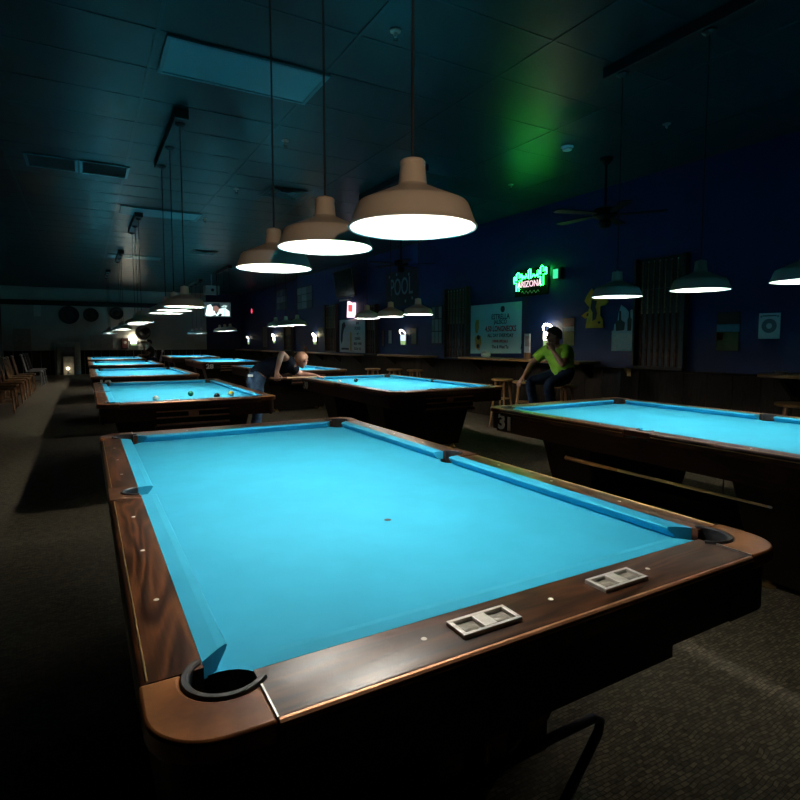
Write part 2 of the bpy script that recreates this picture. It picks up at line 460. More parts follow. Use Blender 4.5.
def make_table(tray=True):
    t = empty('pool_table')
    # --- slate bed with cloth, pocket mouths cut out
    ex, ey = NX + .03, NY + .03
    c = [( -ex, -ey)]
    out = []
    def corner(sx, sy, a0, a1):
        p = arc(PCX, PCY, .066, a0, a1, 10)
        return p
    # walk counter-clockwise starting bottom-left corner pocket
    def cpts(sx, sy):
        r = .068
        cx, cy = PCX * sx, PCY * sy
        # intersections of circle with the bed rectangle
        dx = math.sqrt(max(r * r - (ey - PCY) ** 2, 0)); dy = math.sqrt(max(r * r - (ex - PCX) ** 2, 0))
        p_h = (sx * (PCX - dx), sy * ey); p_v = (sx * ex, sy * (PCY - dy))
        a_h = math.atan2(p_h[1] - cy, p_h[0] - cx); a_v = math.atan2(p_v[1] - cy, p_v[0] - cx)
        d = (a_v - a_h + PI) % (2 * PI) - PI
        return [(cx + r * math.cos(a_h + d * i / 10), cy + r * math.sin(a_h + d * i / 10)) for i in range(11)]
    def spts(sx):
        r = .054
        dy = math.sqrt(r * r - (SPX - ex) ** 2)
        a = math.atan2(dy, -(SPX - ex))
        pts = [(SPX + r * math.cos(a + (2 * PI - 2 * a) * i / 10), r * math.sin(a + (2 * PI - 2 * a) * i / 10)) for i in range(11)]
        return [(x * sx, y) for x, y in pts]
    out += cpts(-1, -1)[::-1] + cpts(1, -1) + spts(1)[::-1] + cpts(1, 1)[::-1] + cpts(-1, 1) + spts(-1)
    bm = nb(); prism(bm, out, ZB - .03, ZB)
    build('bed_cloth', bm, CLOTH, t)
    bm = nb(); lathe(bm, [(0, .0006), (.011, .0006), (.012, 0), (0, 0)], 16, (0, -.635, ZB)); build('spot', bm, INK, t)
    # --- frame under the slate
    bm = nb(); box(bm, -.72, .72, -1.355, 1.355, .64, .70); build('cabinet', bm, PEDE, t)
    # --- cushions
    for sx in (-1, 1):
        for sy in (-1, 1):
            bm = nb(); cushion(bm, NX, WI, sy * .066, sy * 1.195, sy * .058, sy * 1.240, 'y', sx)
            build('cushion', bm, CLOTH, t)
    for sy in (-1, 1):
        bm = nb(); cushion(bm, NY, HI, -.548, .548, -.596, .596, 'x', sy)
        build('cushion', bm, CLOTH, t)
    # --- wooden rails with inlaid sights and edge strip
    for sx in (-1, 1):
        for sy in (-1, 1):
            bm = nb(); rail_profile(bm, WI, WO, sy * .094, sy * 1.258, 'y', sx)
            r = build('rail', bm, WOODY, t, smooth=35)
            for k in (1, 2, 3):
                bm = nb(); lathe(bm, [(0, .0012), (.0052, .0012), (.006, .0004), (.006, -.002)], 14, (sx * .729, sy * .3175 * k, ZT)); build('sight', bm, IVORY, r)
            bm = nb()
            tube(bm, [(sx * (WO - .0145), sy * .10, ZT - .0008), (sx * (WO - .0145), sy * 1.252, ZT - .0008)], .0022, 6)
            tube(bm, [(sx * (WO - .0005), sy * .10, ZT - .022), (sx * (WO - .0005), sy * 1.252, ZT - .022)], .003, 6)
            build('edge_strip', bm, BRASS, r)
    for sy in (-1, 1):
        bm = nb(); rail_profile(bm, HI, HO, -.6165, .6165, 'x', sy)
        r = build('rail', bm, WOODX, t, smooth=35)
        for k in (-1, 0, 1):
            bm = nb(); lathe(bm, [(0, .0012), (.0052, .0012), (.006, .0004), (.006, -.002)], 14, (k * .3175, sy * 1.364, ZT)); build('sight', bm, IVORY, r)
        bm = nb(); tube(bm, [(-.6155, sy * (HO - .0065), ZT - .0072), (.6155, sy * (HO - .0065), ZT - .0072)], .0086, 10)
        build('edge_strip', bm, COPPER, r)
        if sy < 0:
            for x0 in (-.255, .125):       # score counters let into the head rail
                bm = nb()
                M = Matrix.Translation((x0 + .07, -1.374, ZT))
                W, H = .07, .03
                def fr(bx0, bx1, by0, by1, z1=.009): box(bm, x0 + .07 + bx0, x0 + .07 + bx1, -1.374 + by0, -1.374 + by1, ZT - .004, ZT + z1)
                fr(-W, W, -H, -H + .008); fr(-W, W, H - .008, H)
                fr(-W, -W + .010, -H + .008, H - .008); fr(W - .010, W, -H + .008, H - .008); fr(-.015, .015, -H + .008, H - .008)
                cnt = build('score_counter', bm, PALEMETAL, r, bevel=.0012)
                for sx in (-1, 1):
                    bm = nb(); box(bm, x0 + .07 + sx * .0375 - .0218, x0 + .07 + sx * .0375 + .0218, -1.374 - .0215, -1.374 + .0215, ZT - .002, ZT + .0012); build('counter_window', bm, DIAL, cnt)
                    bm = nb(); lathe(bm, [(0, -.016), (.013, -.016), (.0145, -.013), (.0145, .013), (.013, .016), (0, .016)], 16, (x0 + .07 + sx * .0375, -1.378, ZT - .0095), axis='x')
                    build('counter_wheel', bm, DIAL, cnt, smooth=30)
    # --- castings and pocket liners
    for sx in (-1, 1):
        for sy in (-1, 1):
            a_r = .0715
            o = [(WO, 1.262)] + arc(WO - .105, HO - .105, .105, 0, 90, 12) + [(.617, HO), (.617, 1.36)]
            # inner pocket arc from the head rail side round the outer corner to the side rail side
            p0 = math.degrees(math.atan2(1.353 - PCY, .617 - PCX)); p1 = math.degrees(math.atan2(1.262 - PCY, .7222 - PCX))
            o[-1] = (.617, 1.353)
            o += [(PCX + a_r * math.cos(math.radians(p0 + (p1 - p0) * i / 16)), PCY + a_r * math.sin(math.radians(p0 + (p1 - p0) * i / 16))) for i in range(17)][1:]
            bm = nb(); ngon_prism(bm, sw(o, sx, sy), ZT - .034, ZT + .0035)
            cc = build('corner_casting', bm, CASTING, t, bevel=.006, smooth=40)
            bm = nb(); bar(bm, (sx * .6165, sy * 1.355, ZT + .002), (sx * .6165, sy * (HO - .006), ZT + .002), .0035, .006); build('joint_strip', bm, CHROME, cc)
            base = 45 if (sx, sy) == (1, 1) else 135 if (sx, sy) == (-1, 1) else 225 if (sx, sy) == (-1, -1) else 315
            bm = nb()
            sector(bm, sx * PCX, sy * PCY, .058, .0712, base - 102, base + 96, ZT - .06, ZT + .007)
            lathe(bm, [(.066, -.032), (.064, -.12), (.05, -.15), (0, -.155), (0, -.150), (.046, -.146), (.060, -.118), (.062, -.032)], 24, (sx * PCX, sy * PCY, ZT), closed=False)
            build('pocket', bm, RUBBER, t, smooth=35)
            # corner skirt below the casting
            s = [(WO - .018, 1.20)] + arc(WO - .105, HO - .105, .085, 0, 90, 8) + [(.56, HO - .02), (.56, HO - .05), (WO - .05, HO - .05), (WO - .05, 1.20)]
            bm = nb(); prism(bm, sw(s, sx, sy), .635, ZT - .035)
            build('corner_skirt', bm, APRON, t, smooth=40)
        o = [(WI, -.090), (WO, -.090), (WO, .090), (WI, .090)] + arc(SPX, 0, .056, 97, -97, 14)
        bm = nb(); ngon_prism(bm, [(x * sx, y) for x, y in o], ZT - .034, ZT + .003)
        build('side_casting', bm, CASTING_D, t, bevel=.004, smooth=40)
        bm = nb()
        b0 = 0 if sx > 0 else 180
        sector(bm, sx * SPX, 0, .044, .0556, b0 - 92, b0 + 92, ZT - .06, ZT + .006)
        lathe(bm, [(.053, -.038), (.051, -.12), (.04, -.14), (0, -.145), (0, -.14), (.037, -.135), (.047, -.118), (.049, -.038)], 20, (sx * SPX, 0, ZT))
        build('pocket', bm, RUBBER, t, smooth=35)
    # --- aprons, slightly raked
    for sx in (-1, 1):
        bm = nb()
        hexa(bm, [(sx * .735, -1.34, .615), (sx * .753, -1.34, .615), (sx * .753, 1.34, .615), (sx * .735, 1.34, .615)],
             [(sx * .735, -1.34, ZT - .051), (sx * .768, -1.34, ZT - .051), (sx * .768, 1.34, ZT - .051), (sx * .735, 1.34, ZT - .051)])
        build('side_apron', bm, APRON, t)
    for sy in (-1, 1):
        bm = nb()
        def panel(x0, x1, z0, z1, d=0.0): box(bm, x0, x1, min(sy * 1.36, sy * (1.428 - d)), max(sy * 1.36, sy * (1.428 - d)), z0, z1)
        panel(-.70, -.3302, .637, ZT - .051); panel(.3302, .70, .637, ZT - .051)
        if sy < 0 and tray:   # ball tray opening in the foot end
            panel(-.33, .33, .715, ZT - .051); panel(-.33, .33, .553, .578)
        else:
            panel(-.33, .33, .608, ZT - .051)
        build('end_apron', bm, APRON, t)
    if tray:
        bm = nb()
        box(bm, -.33, .33, -1.395, -1.371, .58, .715)
        tr = build('ball_tray', bm, PEDE, t)
        for z in (.708, .652, .590):
            bm = nb(); tube(bm, [(-.32, -1.412, z), (.32, -1.412, z)], .007, 8)
            build('tray_rail', bm, COPPER, tr, smooth=60)
        bm = nb(); box(bm, -.045, .045, -1.41, -1.396, .655, .705); build('badge', bm, COPPER, tr, bevel=.004)
    # --- pedestals, feet, stretcher
    for sy in (-1, 1):
        cy = sy * .72
        bm = nb()
        hexa(bm, [(-.50, cy - .16, .05), (.50, cy - .16, .05), (.50, cy + .16, .05), (-.50, cy + .16, .05)],
             [(-.64, cy - .24, .639), (.64, cy - .24, .639), (.64, cy + .24, .639), (-.64, cy + .24, .639)])
        p = build('pedestal', bm, PEDE, t, bevel=.012)
        for sx in (-1, 1):
            for dy in (-.11, .11):
                bm = nb(); lathe(bm, [(0, 0), (.035, 0), (.038, .006), (.03, .012), (.018, .02), (.018, .055), (0, .055)], 16, (sx * .44, cy + dy, 0))
                build('foot', bm, BRASS, p, smooth=35)
    bm = nb(); box(bm, -.12, .12, -.52, .52, .16, .27); build('stretcher', bm, PEDE, t, bevel=.01)
    return t

TG = 'cyan cloth pool tables in two rows'
proto = make_table()
front = make_table(False)
tables = [  # x, y centre, label
    (0.635, 1.27, 'nearest pool table, cyan cloth and dark wood rails, filling the foreground under three big lamps'),
    (0.65, 5.86, 'pool table with four balls on its cloth, second from the front in the left row'),
    (0.635, 10.02, 'pool table marked 19, third from the front in the left row'),
    (0.635, 14.6, 'pool table in the left row just behind the one marked 19, fourth from the front'),
    (0.635, 19.1, 'farthest pool table of the left row, nearest the grey back wall'),
    (3.46, 1.25, 'pool table marked 31 at the right edge, with a cue hanging under its side'),
    (3.385, 5.64, 'pool table the man in black leans over, with a white and a black ball'),
    (3.38, 10.2, 'pool table behind the leaning man\'s head, third from the front in the right row'),
    (3.15, 15.2, 'pool table in the right row left of the leaning man, below the glowing television'),
    (3.05, 20.1, 'farthest pool table of the right row, beside the dark seated person'),
]
T = []
for i, (x, y, lab) in enumerate(tables):
    o = front if i == 0 else proto if i == 1 else copy_tree(proto)
    o.location = (x, y, 0)
    tag(o, lab, 'pool table', TG)
    T.append(o)
# painted numbers
NUM_SIDE = lambda y, z: frame_mtx((-.7725, y, z), (0, -1, 0), (0, 0, 1))
n = text_mesh('number', '31', .16, WHITE, T[5], NUM_SIDE(1.215, .692), xs=1.12, bold=.0065); n['label'] = 'white painted number 31'
n = text_mesh('number', '30', .16, WHITE, T[6], NUM_SIDE(1.22, .692), xs=1.12, bold=.0065); n['label'] = 'white painted number'
n = text_mesh('number', '19', .16, WHITE, T[2], frame_mtx((-.60, -1.439, .69), (1, 0, 0), (0, 0, 1)), xs=1.12, bold=.0065); n['label'] = 'white painted number 19'
n = text_mesh('number', '28', .16, WHITE, T[8], frame_mtx((-.60, -1.439, .69), (1, 0, 0), (0, 0, 1)), xs=1.12, bold=.0065); n['label'] = 'white painted number'

# ------------------------------------------------------------------ pendant lamps
def make_lamp(cord_len, drop=0.0):
    """origin at the rim centre"""
    t = empty('pendant_lamp')
    prof_o = [(.186, 0), (.188, .004), (.183, .010), (.178, .022), (.168, .050), (.161, .066), (.155, .072), (.147, .0755), (.110, .092), (.072, .109), (.046, .121), (.0415, .126), (.035, .186)]
    prof_i = [(.033, .186), (.0385, .124), (.070, .106), (.108, .088), (.145, .072), (.156, .063), (.163, .048), (.173, .020), (.180, .003)]
    bm = nb()
    lathe(bm, prof_o + prof_i, 48, closed=True, mi=0)
    for f in bm.faces:
        c = f.calc_center_median()
        r = math.hypot(c.x, c.y)
        # faces of the inner profile carry the white enamel
        zi = None
    o = build('shade', bm, [SHADE_OUT, SHADE_IN], t, smooth=24)
    me = o.data
    no, ni, seg = len(prof_o), len(prof_i), 48
    for p in me.polygons:
        i = p.index // seg
        p.material_index = 1 if i >= no - 1 else 0
    bm = nb(); lathe(bm, [(0, .1872), (.0345, .1872), (.0345, .180), (.0372, .180), (.0368, .190), (.032, .195), (.012, .197), (.006, .203), (0, .203)], 32)
    build('cap', bm, SHADE_OUT, t, smooth=35)
    bz = [(0, .094), (.012, .0965), (.022, .103), (.028, .114), (.0285, .124), (.025, .136), (.016, .150), (.013, .158)]
    bm = nb(); lathe(bm, [(r, z - drop) for r, z in bz] + [(.013, .186), (0, .186)], 24)
    build('bulb', bm, LAMP2 if drop > .03 else LAMP, t, smooth=180)
    bm = nb(); tube(bm, [(0, 0, .198), (0, 0, cord_len)], .0042, 8)
    build('cord', bm, CORD, t)
    bm = nb(); lathe(bm, [(0, cord_len - .03), (.02, cord_len - .03), (.045, cord_len - .012), (.047, cord_len), (0, cord_len)], 20)
    build('canopy', bm, BLACK, t, smooth=35)
    return t

rows = [  # x, y list, rim z, where, order words
    (.635, (.48, 1.15, 1.83), (1.672, 1.712, 1.708), 'the nearest pool table', -.010),
    (.635, (4.70, 5.42, 6.12), 1.668, 'the pool table with four balls', -.006),
    (.635, (9.3, 10.0, 10.7), 1.655, 'the pool table marked 19', .0),
    (.60, (13.7, 14.4, 15.1), 1.62, 'the fourth table of the left row', .028),
    (.47, (17.8, 18.6, 19.4), 1.58, 'the farthest table of the left row', .028),
    (3.40, (.70, 1.34, 2.01), 1.686, 'the pool table marked 31', -.012),
    (3.36, (4.90, 5.60, 6.31), 1.668, 'the table the leaning man plays on', 0.075),
    (3.38, (9.4, 10.1, 10.8), 1.65, 'the table behind the leaning man', 0.06),
    (3.38, (15.1, 15.8, 16.5), 1.63, 'the right row table under the television', .028),
    (3.30, (19.1, 20.0, 20.9), 1.60, 'the farthest table of the right row', .028),
]
ordw = ['nearest', 'middle', 'farthest']
protos = {}
for (x, ys, z, where, drop) in rows:
    p = None
    for k, y in enumerate(ys):
        zk = z[k] if isinstance(z, tuple) else z
        if isinstance(z, tuple) or k == 0: o = make_lamp(ZC - .09 - zk, drop); p = o
        else: o = copy_tree(p)
        o.location = (x, y, zk)
        tag(o, 'cream warehouse pendant lamp, %s of three over %s' % (ordw[k], where), 'lamp', 'pendant lamps over the tables')
    # ceiling track the three cords hang from
    bm = nb(); box(bm, x - .06, x + .06, ys[0] - .14, ys[-1] + .14, ZC - .088, ZC - .005)
    o = build('lamp_track', bm, BLACK, bevel=.006)
    tag(o, 'black ceiling bar carrying the lamp cords over %s' % where, 'lamp track', 'ceiling bars of the pendant lamps')

# ------------------------------------------------------------------ ceiling fittings
LENS = noise_mat('pale_prismatic_lens', (0.05, 0.27, 0.33), (0.06, 0.31, 0.37), scale=70, rough=0.35, bump=0.1)
GREYMETAL = pmat('grey_painted_metal', (0.38, 0.42, 0.43), 0.35)
TEALMETAL = pmat('teal_grey_painted_frame', (0.05, 0.22, 0.26), 0.35)
LOUVRE = pmat('dark_louvre', (0.04, 0.05, 0.05), 0.4)
for (y, lab) in ((3.595, 'unlit pale ceiling light panel above the nearest table, largest in view'), (9.13, 'unlit pale ceiling light panel over the left row, second from the front'), (14.6, 'unlit pale ceiling light panel far down the left row')):
    t = empty('ceiling_light', (.96, y, ZC), 0, lab, 'ceiling light', 'unlit ceiling light panels')
    bm = nb()
    box(bm, -.60, .60, -.30, -.27, -.02, -.005); box(bm, -.60, .60, .27, .30, -.02, -.005)
    box(bm, -.60, -.57, -.27, .27, -.02, -.005); box(bm, .57, .60, -.27, .27, -.02, -.005)
    build('frame', bm, TEALMETAL, t)
    bm = nb(); box(bm, -.569, .569, -.269, .269, -.014, -.006); build('lens', bm, LENS, t)
for (x, lab) in ((-.47, 'square ceiling grille with pale frame, left of the pair'), (.08, 'square ceiling grille with pale frame, right of the pair')):
    t = empty('ceiling_vent', (x, 6.92, ZC), 0, lab, 'vent', 'pair of ceiling grilles')
    bm = nb()
    s = .265
    box(bm, -s, s, -s, -s + .03, -.016, -.005); box(bm, -s, s, s - .03, s, -.016, -.005)
    box(bm, -s, -s + .03, -s + .03, s - .03, -.016, -.005); box(bm, s - .03, s, -s + .03, s - .03, -.016, -.005)
    build('frame', bm, TEALMETAL, t)
    bm = nb()
    box(bm, -s + .031, s - .031, -s + .031, s - .031, -.007, -.005)
    for k in range(9):
        yy = -s + .06 + k * .05
        hexa(bm, [(-s + .03, yy, -.014), (s - .03, yy, -.014), (s - .03, yy + .004, -.014), (-s + .03, yy + .004, -.014)], [(-s + .03, yy + .02, -.0075), (s - .03, yy + .02, -.0075), (s - .03, yy + .024, -.0075), (-s + .03, yy + .024, -.0075)])
    build('louvres', bm, LOUVRE, t)
for (x, y, lab) in ((2.33, 6.86, 'dark square air diffuser in the ceiling behind the hanging cords'), (2.33, 12.9, 'dark square air diffuser in the ceiling farther back')):
    t = empty('air_diffuser', (x, y, ZC), 0, lab, 'vent', 'dark ceiling diffusers')
    bm = nb()
    for k in range(4):
        a, b = .06 + k * .06, .085 + k * .06
        for q in range(4):
            M = Matrix.Rotation(q * PI / 2, 4, 'Z')
            hexa(bm, [M @ Vector(p) for p in ((-a, -a, -.006), (a, -a, -.006), (b, -b, -.02), (-b, -b, -.02))], [M @ Vector(p) for p in ((-a, -a, -.003), (a, -a, -.003), (b, -b, -.017), (-b, -b, -.017))])
    build('blades', bm, LOUVRE, t)
    bm = nb(); box(bm, -.30, .30, -.30, .30, -.0028, -.0022); build('backing', bm, DARKFRAME, t)
sp = None
for (x, y, lab) in ((1.70, 2.49, 'chrome ceiling sprinkler nearest the camera, right of the light panel'), (1.70, 4.86, 'chrome ceiling sprinkler between the two front lamp cords'),
                    (1.69, 6.98, 'chrome ceiling sprinkler beside the bar of the second table\'s lamps'), (1.66, 9.14, 'chrome ceiling sprinkler farther back over the centre aisle'),
                    (4.85, 4.95, 'ceiling sprinkler by the green glow over the right row'), (4.77, 2.60, 'ceiling sprinkler in the dark at upper right')):
    if sp is None:
        sp = empty('ceiling_sprinkler')
        bm = nb(); lathe(bm, [(0, 0), (.038, 0), (.036, -.008), (.012, -.014), (.012, -.040), (.008, -.045), (0, -.045)], 20); build('body', bm, CHROME, sp, smooth=35)
        bm = nb(); tube(bm, [(.010, 0, -.04), (.016, 0, -.055), (.006, 0, -.072)], .003, 6); tube(bm, [(-.010, 0, -.04), (-.016, 0, -.055), (-.006, 0, -.072)], .003, 6); build('frame', bm, BLACK, sp)
        bm = nb(); lathe(bm, [(0, -.070), (.020, -.072), (.020, -.075), (0, -.075)], 16); build('deflector', bm, BLACK, sp)
        o = sp
    else:
        o = copy_tree(sp)
    o.location = (x, y, ZC - .005)
    tag(o, lab, 'sprinkler', 'ceiling sprinklers')
t = empty('smoke_detector', (4.41, 3.53, ZC - .005), 0, 'small round pale smoke detector on the ceiling beside the green glow', 'smoke detector')
bm = nb(); lathe(bm, [(0, 0), (.065, 0), (.065, -.012), (.055, -.02)], 24); build('base', bm, PAPER, t, smooth=35)
bm = nb(); lathe(bm, [(.052, -.021), (.048, -.04), (.02, -.046), (0, -.046)], 24); build('cover', bm, PAPER, t, smooth=35)

FANBLACK = noise_mat('fan_black', (0.004, 0.004, 0.004), (0.007, 0.007, 0.007), scale=20, rough=0.6, spec=0.1)
fan = None
for (x, y, lab) in ((5.09, 3.58, 'dark ceiling fan at right, hanging above the pool table marked 31'), (5.09, 8.35, 'dark ceiling fan hanging before the dark POOL poster')):
    if fan is None:
        fan = empty('ceiling_fan')
        bm = nb(); lathe(bm, [(0, 0), (.075, 0), (.07, -.03), (.03, -.07), (0, -.07)], 24); build('canopy', bm, FANBLACK, fan, smooth=35)
        bm = nb(); tube(bm, [(0, 0, -.06), (0, 0, -.56)], .013, 10); build('downrod', bm, FANBLACK, fan)
        bm = nb(); lathe(bm, [(0, -.54), (.04, -.545), (.13, -.58), (.14, -.62), (.13, -.66), (.07, -.69), (0, -.69)], 32); build('motor', bm, FANBLACK, fan, smooth=35)
        bm = nb(); lathe(bm, [(0, -.69), (.06, -.70), (.075, -.74), (.05, -.79), (0, -.80)], 24); build('light_bowl', bm, FANBLACK, fan, smooth=35)
        for k in range(5):
            M = Matrix.Rotation(k * 2 * PI / 5 + .35, 4, 'Z')
            bm = nb(); ngon_prism(bm, [(.13, -.02), (.24, -.055), (.62, -.07), (.66, -.05), (.66, .05), (.62, .07), (.24, .055), (.13, .02)], -.645, -.637, M @ Matrix.Rotation(.06, 4, 'X')); build('blade', bm, FANBLACK, fan)
        o = fan
    else:
        o = copy_tree(fan)
    o.location = (x, y, ZC - .005)
    o.rotation_euler = (0, 0, .2 if y > 5 else 0)
    tag(o, lab, 'ceiling fan', 'ceiling fans along the right wall')

# ------------------------------------------------------------------ balls and cues
def ball(x, y, label, c1, c2=None, cat='ball'):
    m = pmat('ball_resin', c1, 0.12, coat=0.5)
    if c2:
        nt, b, N = nodes(m)
        tc = N('ShaderNodeTexCoord'); sx = N('ShaderNodeSeparateXYZ'); ab = N('ShaderNodeMath'); ab.operation = 'ABSOLUTE'
        lt = N('ShaderNodeMath'); lt.operation = 'LESS_THAN'; lt.inputs[1].default_value = .014
        mx = N('ShaderNodeMix'); mx.data_type = 'RGBA'; mx.inputs[6].default_value = (*c1, 1); mx.inputs[7].default_value = (*c2, 1)
        L = nt.links.new
        L(tc.outputs['Object'], sx.inputs[0]); L(sx.outputs['Z'], ab.inputs[0]); L(ab.outputs[0], lt.inputs[0])
        L(lt.outputs[0], mx.inputs['Factor']); L(mx.outputs[2], b.inputs['Base Color'])
    bm = nb(); sphere(bm, (0, 0, 0), .0286, 24, 16)
    o = build('pool_ball', bm, m, smooth=180)
    o.location = (x, y, ZB + .0287)
    o.rotation_euler = (random.uniform(-.7, .7), random.uniform(-.7, .7), 0)
    return tag(o, label, cat, 'pool balls')
W_ = (.75, .72, .62)
ball(.37, 4.86, 'cream ball at the near left cushion of the second left table', W_)
ball(.745, 5.22, 'dark green ball in the middle of the second left table', (.0, .13, .06))
ball(.935, 4.83, 'black ball near the near cushion of the second left table', (.012, .012, .015))
ball(1.12, 5.02, 'yellow and white striped ball by the right cushion of the second left table', W_, (.75, .45, .03))
ball(2.79, 6.02, 'white cue ball just ahead of the leaning man\'s cue', W_)
ball(3.10, 6.15, 'black ball on the table the leaning man plays', (.012, .012, .015))

def make_cue(name, p, q, butt_mat=CUEDARK, shaft_mat=MAPLE, split=.45):
    """cue from butt p to tip q"""
    p, q = Vector(p), Vector(q)
    Ln = (q - p).length
    t = empty(name, p)
    d = (q - p).normalized()
    t.rotation_euler = d.to_track_quat('X', 'Z').to_euler()
    s = Ln * split
    bm = nb(); tube(bm, [(0, 0, 0), (.004, 0, 0), (s * .5, 0, 0), (s, 0, 0)], [.010, .0148, .0135, .0112], 10); build('butt', bm, butt_mat, t, smooth=40)
    bm = nb(); tube(bm, [(s, 0, 0), (Ln * .8, 0, 0), (Ln - .02, 0, 0)], [.0112, .0082, .0065], 10); build('shaft', bm, shaft_mat, t, smooth=40)
    bm = nb(); tube(bm, [(Ln - .02, 0, 0), (Ln - .004, 0, 0), (Ln, 0, 0)], [.0066, .0066, .003], 10); build('tip', bm, IVORY, t, smooth=40)
    return t
CUEWOOD = wood_mat('orange_brown_cue_wood', (.50, .22, .07), (.62, .29, .10), (.72, .36, .13), 'x', rough=.3, coat=.1)
CUEPALE = pmat('pale_yellow_shaft', (.80, .60, .24), .3)
c = make_cue('pool_cue', (2.79, 1.92, .505), (2.79, .53, .505), CUEWOOD, CUEPALE, .33)
tag(c, 'slim wooden cue hanging level under the side of table 31', 'cue')
# hooks on the table that carry it
for y in (1.78, .75):
    bm = nb(); tube(bm, [(-.60, y - 1.18, .58), (-.60, y - 1.18, .50), (-.61, y - 1.18, .486), (-.625, y - 1.18, .488), (-.63, y - 1.18, .50)], .004, 6)
    build('cue_hook', bm, BLACK, T[5], smooth=60)

# ------------------------------------------------------------------ right wall: racks, ledges, signs
def WR(y, z, out=.004): return frame_mtx((XR - out, y, z), (0, -1, 0), (0, 0, 1))   # looking at the right wall
def WB(x, z, out=.004): return frame_mtx((x, YF - out, z), (1, 0, 0), (0, 0, 1))    # looking at the back wall

def rack(y0, y1, z0, z1, ncue, label, where):
    yc, w, h = (y0 + y1) / 2, abs(y1 - y0), z1 - z0
    t = empty('cue_rack', (XR - .004, yc, z0), 0, label, 'cue rack', 'wooden cue racks on the right wall')
    bm = nb()
    k = int(w / .1)
    for i in range(k):
        a = -w / 2 + i * w / k
        box(bm, -.02, 0, a + .003, a + w / k - .003, 0, h)
    build('backboard', bm, RACKWOOD, t)
    for z in (h * .72,):
        bm = nb(); box(bm, -.075, -.0205, -w / 2, w / 2, z, z + .03); build('clip_rail', bm, RACKWOOD, t, bevel=.004)
    bm = nb(); box(bm, -.10, -.0205, -w / 2, w / 2, 0, .035); build('shelf', bm, RACKWOOD, t, bevel=.004)
    for s in (-1, 1):
        bm = nb(); box(bm, -.11, -.0205, s * w / 2 - .015, s * w / 2 + .015, .036, h); build('side_post', bm, RACKWOOD, t, bevel=.003)
    proto = None
    for i in range(ncue):
        y = yc - w / 2 + .06 + (w - .12) * (i + .5) / ncue
        if proto is None:
            proto = make_cue('pool_cue', (XR - .090, y, z0 + .038), (XR - .090, y, z0 + .038 + min(1.32, h - .08)), CUEDARK, OAK, .5)
            o = proto
        else:
            o = copy_tree(proto); o.location = (XR - .090, y, z0 + .038)
        tag(o, 'wooden cue, %s in %s' % (['leftmost', 'second from left', 'third from left', 'fourth from left', 'fifth from left', 'sixth from left', 'seventh from left'][ncue - 1 - i], where), 'cue', 'cues standing in the wall racks')
    return t
rack(3.16, 3.84, .99, 2.39, 7, 'tall dark wood cue rack right of the white cut-out sign', 'the cue rack right of the white cut-out sign')
rack(7.49, 8.20, .99, 2.36, 6, 'tall dark wood cue rack left of the pale teal banner', 'the cue rack left of the pale teal banner')
rack(11.22, 11.75, .99, 2.25, 4, 'narrow dark wood cue rack right of the white menu board', 'the narrow cue rack right of the white menu board')
rack(13.7, 14.5, 1.02, 2.40, 6, 'dark wood cue rack left of the white menu board', 'the cue rack left of the white menu board')
rack(17.6, 18.4, .99, 2.1, 5, 'far dark wood cue rack above the leaning man\'s shoulder', 'the far cue rack above the leaning man')

def ledge(y0, y1, z, label, depth=.42):
    t = empty('drink_shelf', (XR - .032, (y0 + y1) / 2, z), 0, label, 'drink ledge', 'wooden drink ledges along the right wall')
    h = (y1 - y0) / 2
    bm = nb(); box(bm, -depth, 0, -h, h, -.035, 0); build('top', bm, OAK, t, bevel=.006)
    nbk = max(2, int((y1 - y0) / 1.2) + 1)
    for i in range(nbk):
        y = -h + .15 + (2 * h - .3) * i / (nbk - 1)
        bm = nb()
        M = Matrix(((1, 0, 0, 0), (0, 0, 1, y - .02), (0, 1, 0, 0), (0, 0, 0, 1)))
        ngon_prism(bm, [(-.002, -.036), (-depth + .14, -.036), (-depth + .14, -.06), (-.05, -.24), (-.002, -.24)], 0, .04, M)
        build('bracket', bm, WAINSCOT, t)
ledge(4.42, 7.25, 1.06, 'long honey oak drink ledge behind the man in the green shirt')
ledge(-.6, 2.12, 1.02, 'oak drink ledge at the right edge, under the white poster')
ledge(8.55, 10.45, 1.04, 'oak drink ledge right of the white menu board, below the blue lit sign')
ledge(12.0, 16.3, 1.0, 'oak drink ledge below the white menu board')
ledge(18.5, 24.4, .97, 'far oak drink ledge running to the back corner')

# banner
BANNER = noise_mat('pale_teal_banner_vinyl', (0.48, 0.78, 0.77), (0.56, 0.84, 0.82), scale=2, rough=0.55)
t = empty('hanging_banner', (0, 0, 0), 0, 'large pale teal beer banner with dark and red lettering above the ledge', 'banner')
t.matrix_world = WR(6.78, 1.55, .004)
bm = nb(); ngon_prism(bm, [(-.69, -.44), (.70, -.41), (.70, .45), (-.69, .45)], 0, .004); build('sheet', bm, BANNER, t)
def tl(s, size, y, mat, x=.16, xs=.9, b=.002, p=t, nm='lettering', z=.005): return text_mesh(nm, s, size, mat, p, Matrix.Translation((x, y, z)), xs=xs, bold=b, depth=.0008)
tl('ESTRELLA', .125, .215, INK); tl('JALISCO', .105, .125, INK)
tl('4.50 LONGNECKS', .13, .005, REDINK, xs=.8, b=.004); tl('ALL DAY EVERYDAY', .085, -.11, INK)
tl('DRINK SPECIALS', .062, -.21, REDINK); tl('Thu & Wed Tu', .08, -.31, INK)
bm = nb(); ngon_prism(bm, disc_pts(.22, .345, .055), .0042, .006); build('emblem', bm, INK, t)
YEL = noise_mat('amber_print', (0.55, 0.34, 0.05), (0.7, 0.5, 0.12), scale=30, rough=0.5)
bm = nb(); ngon_prism(bm, [(-.56, .10), (-.52, .18), (-.44, .18), (-.44, .02), (-.48, -.06), (-.54, -.06)], .0042, .0055)
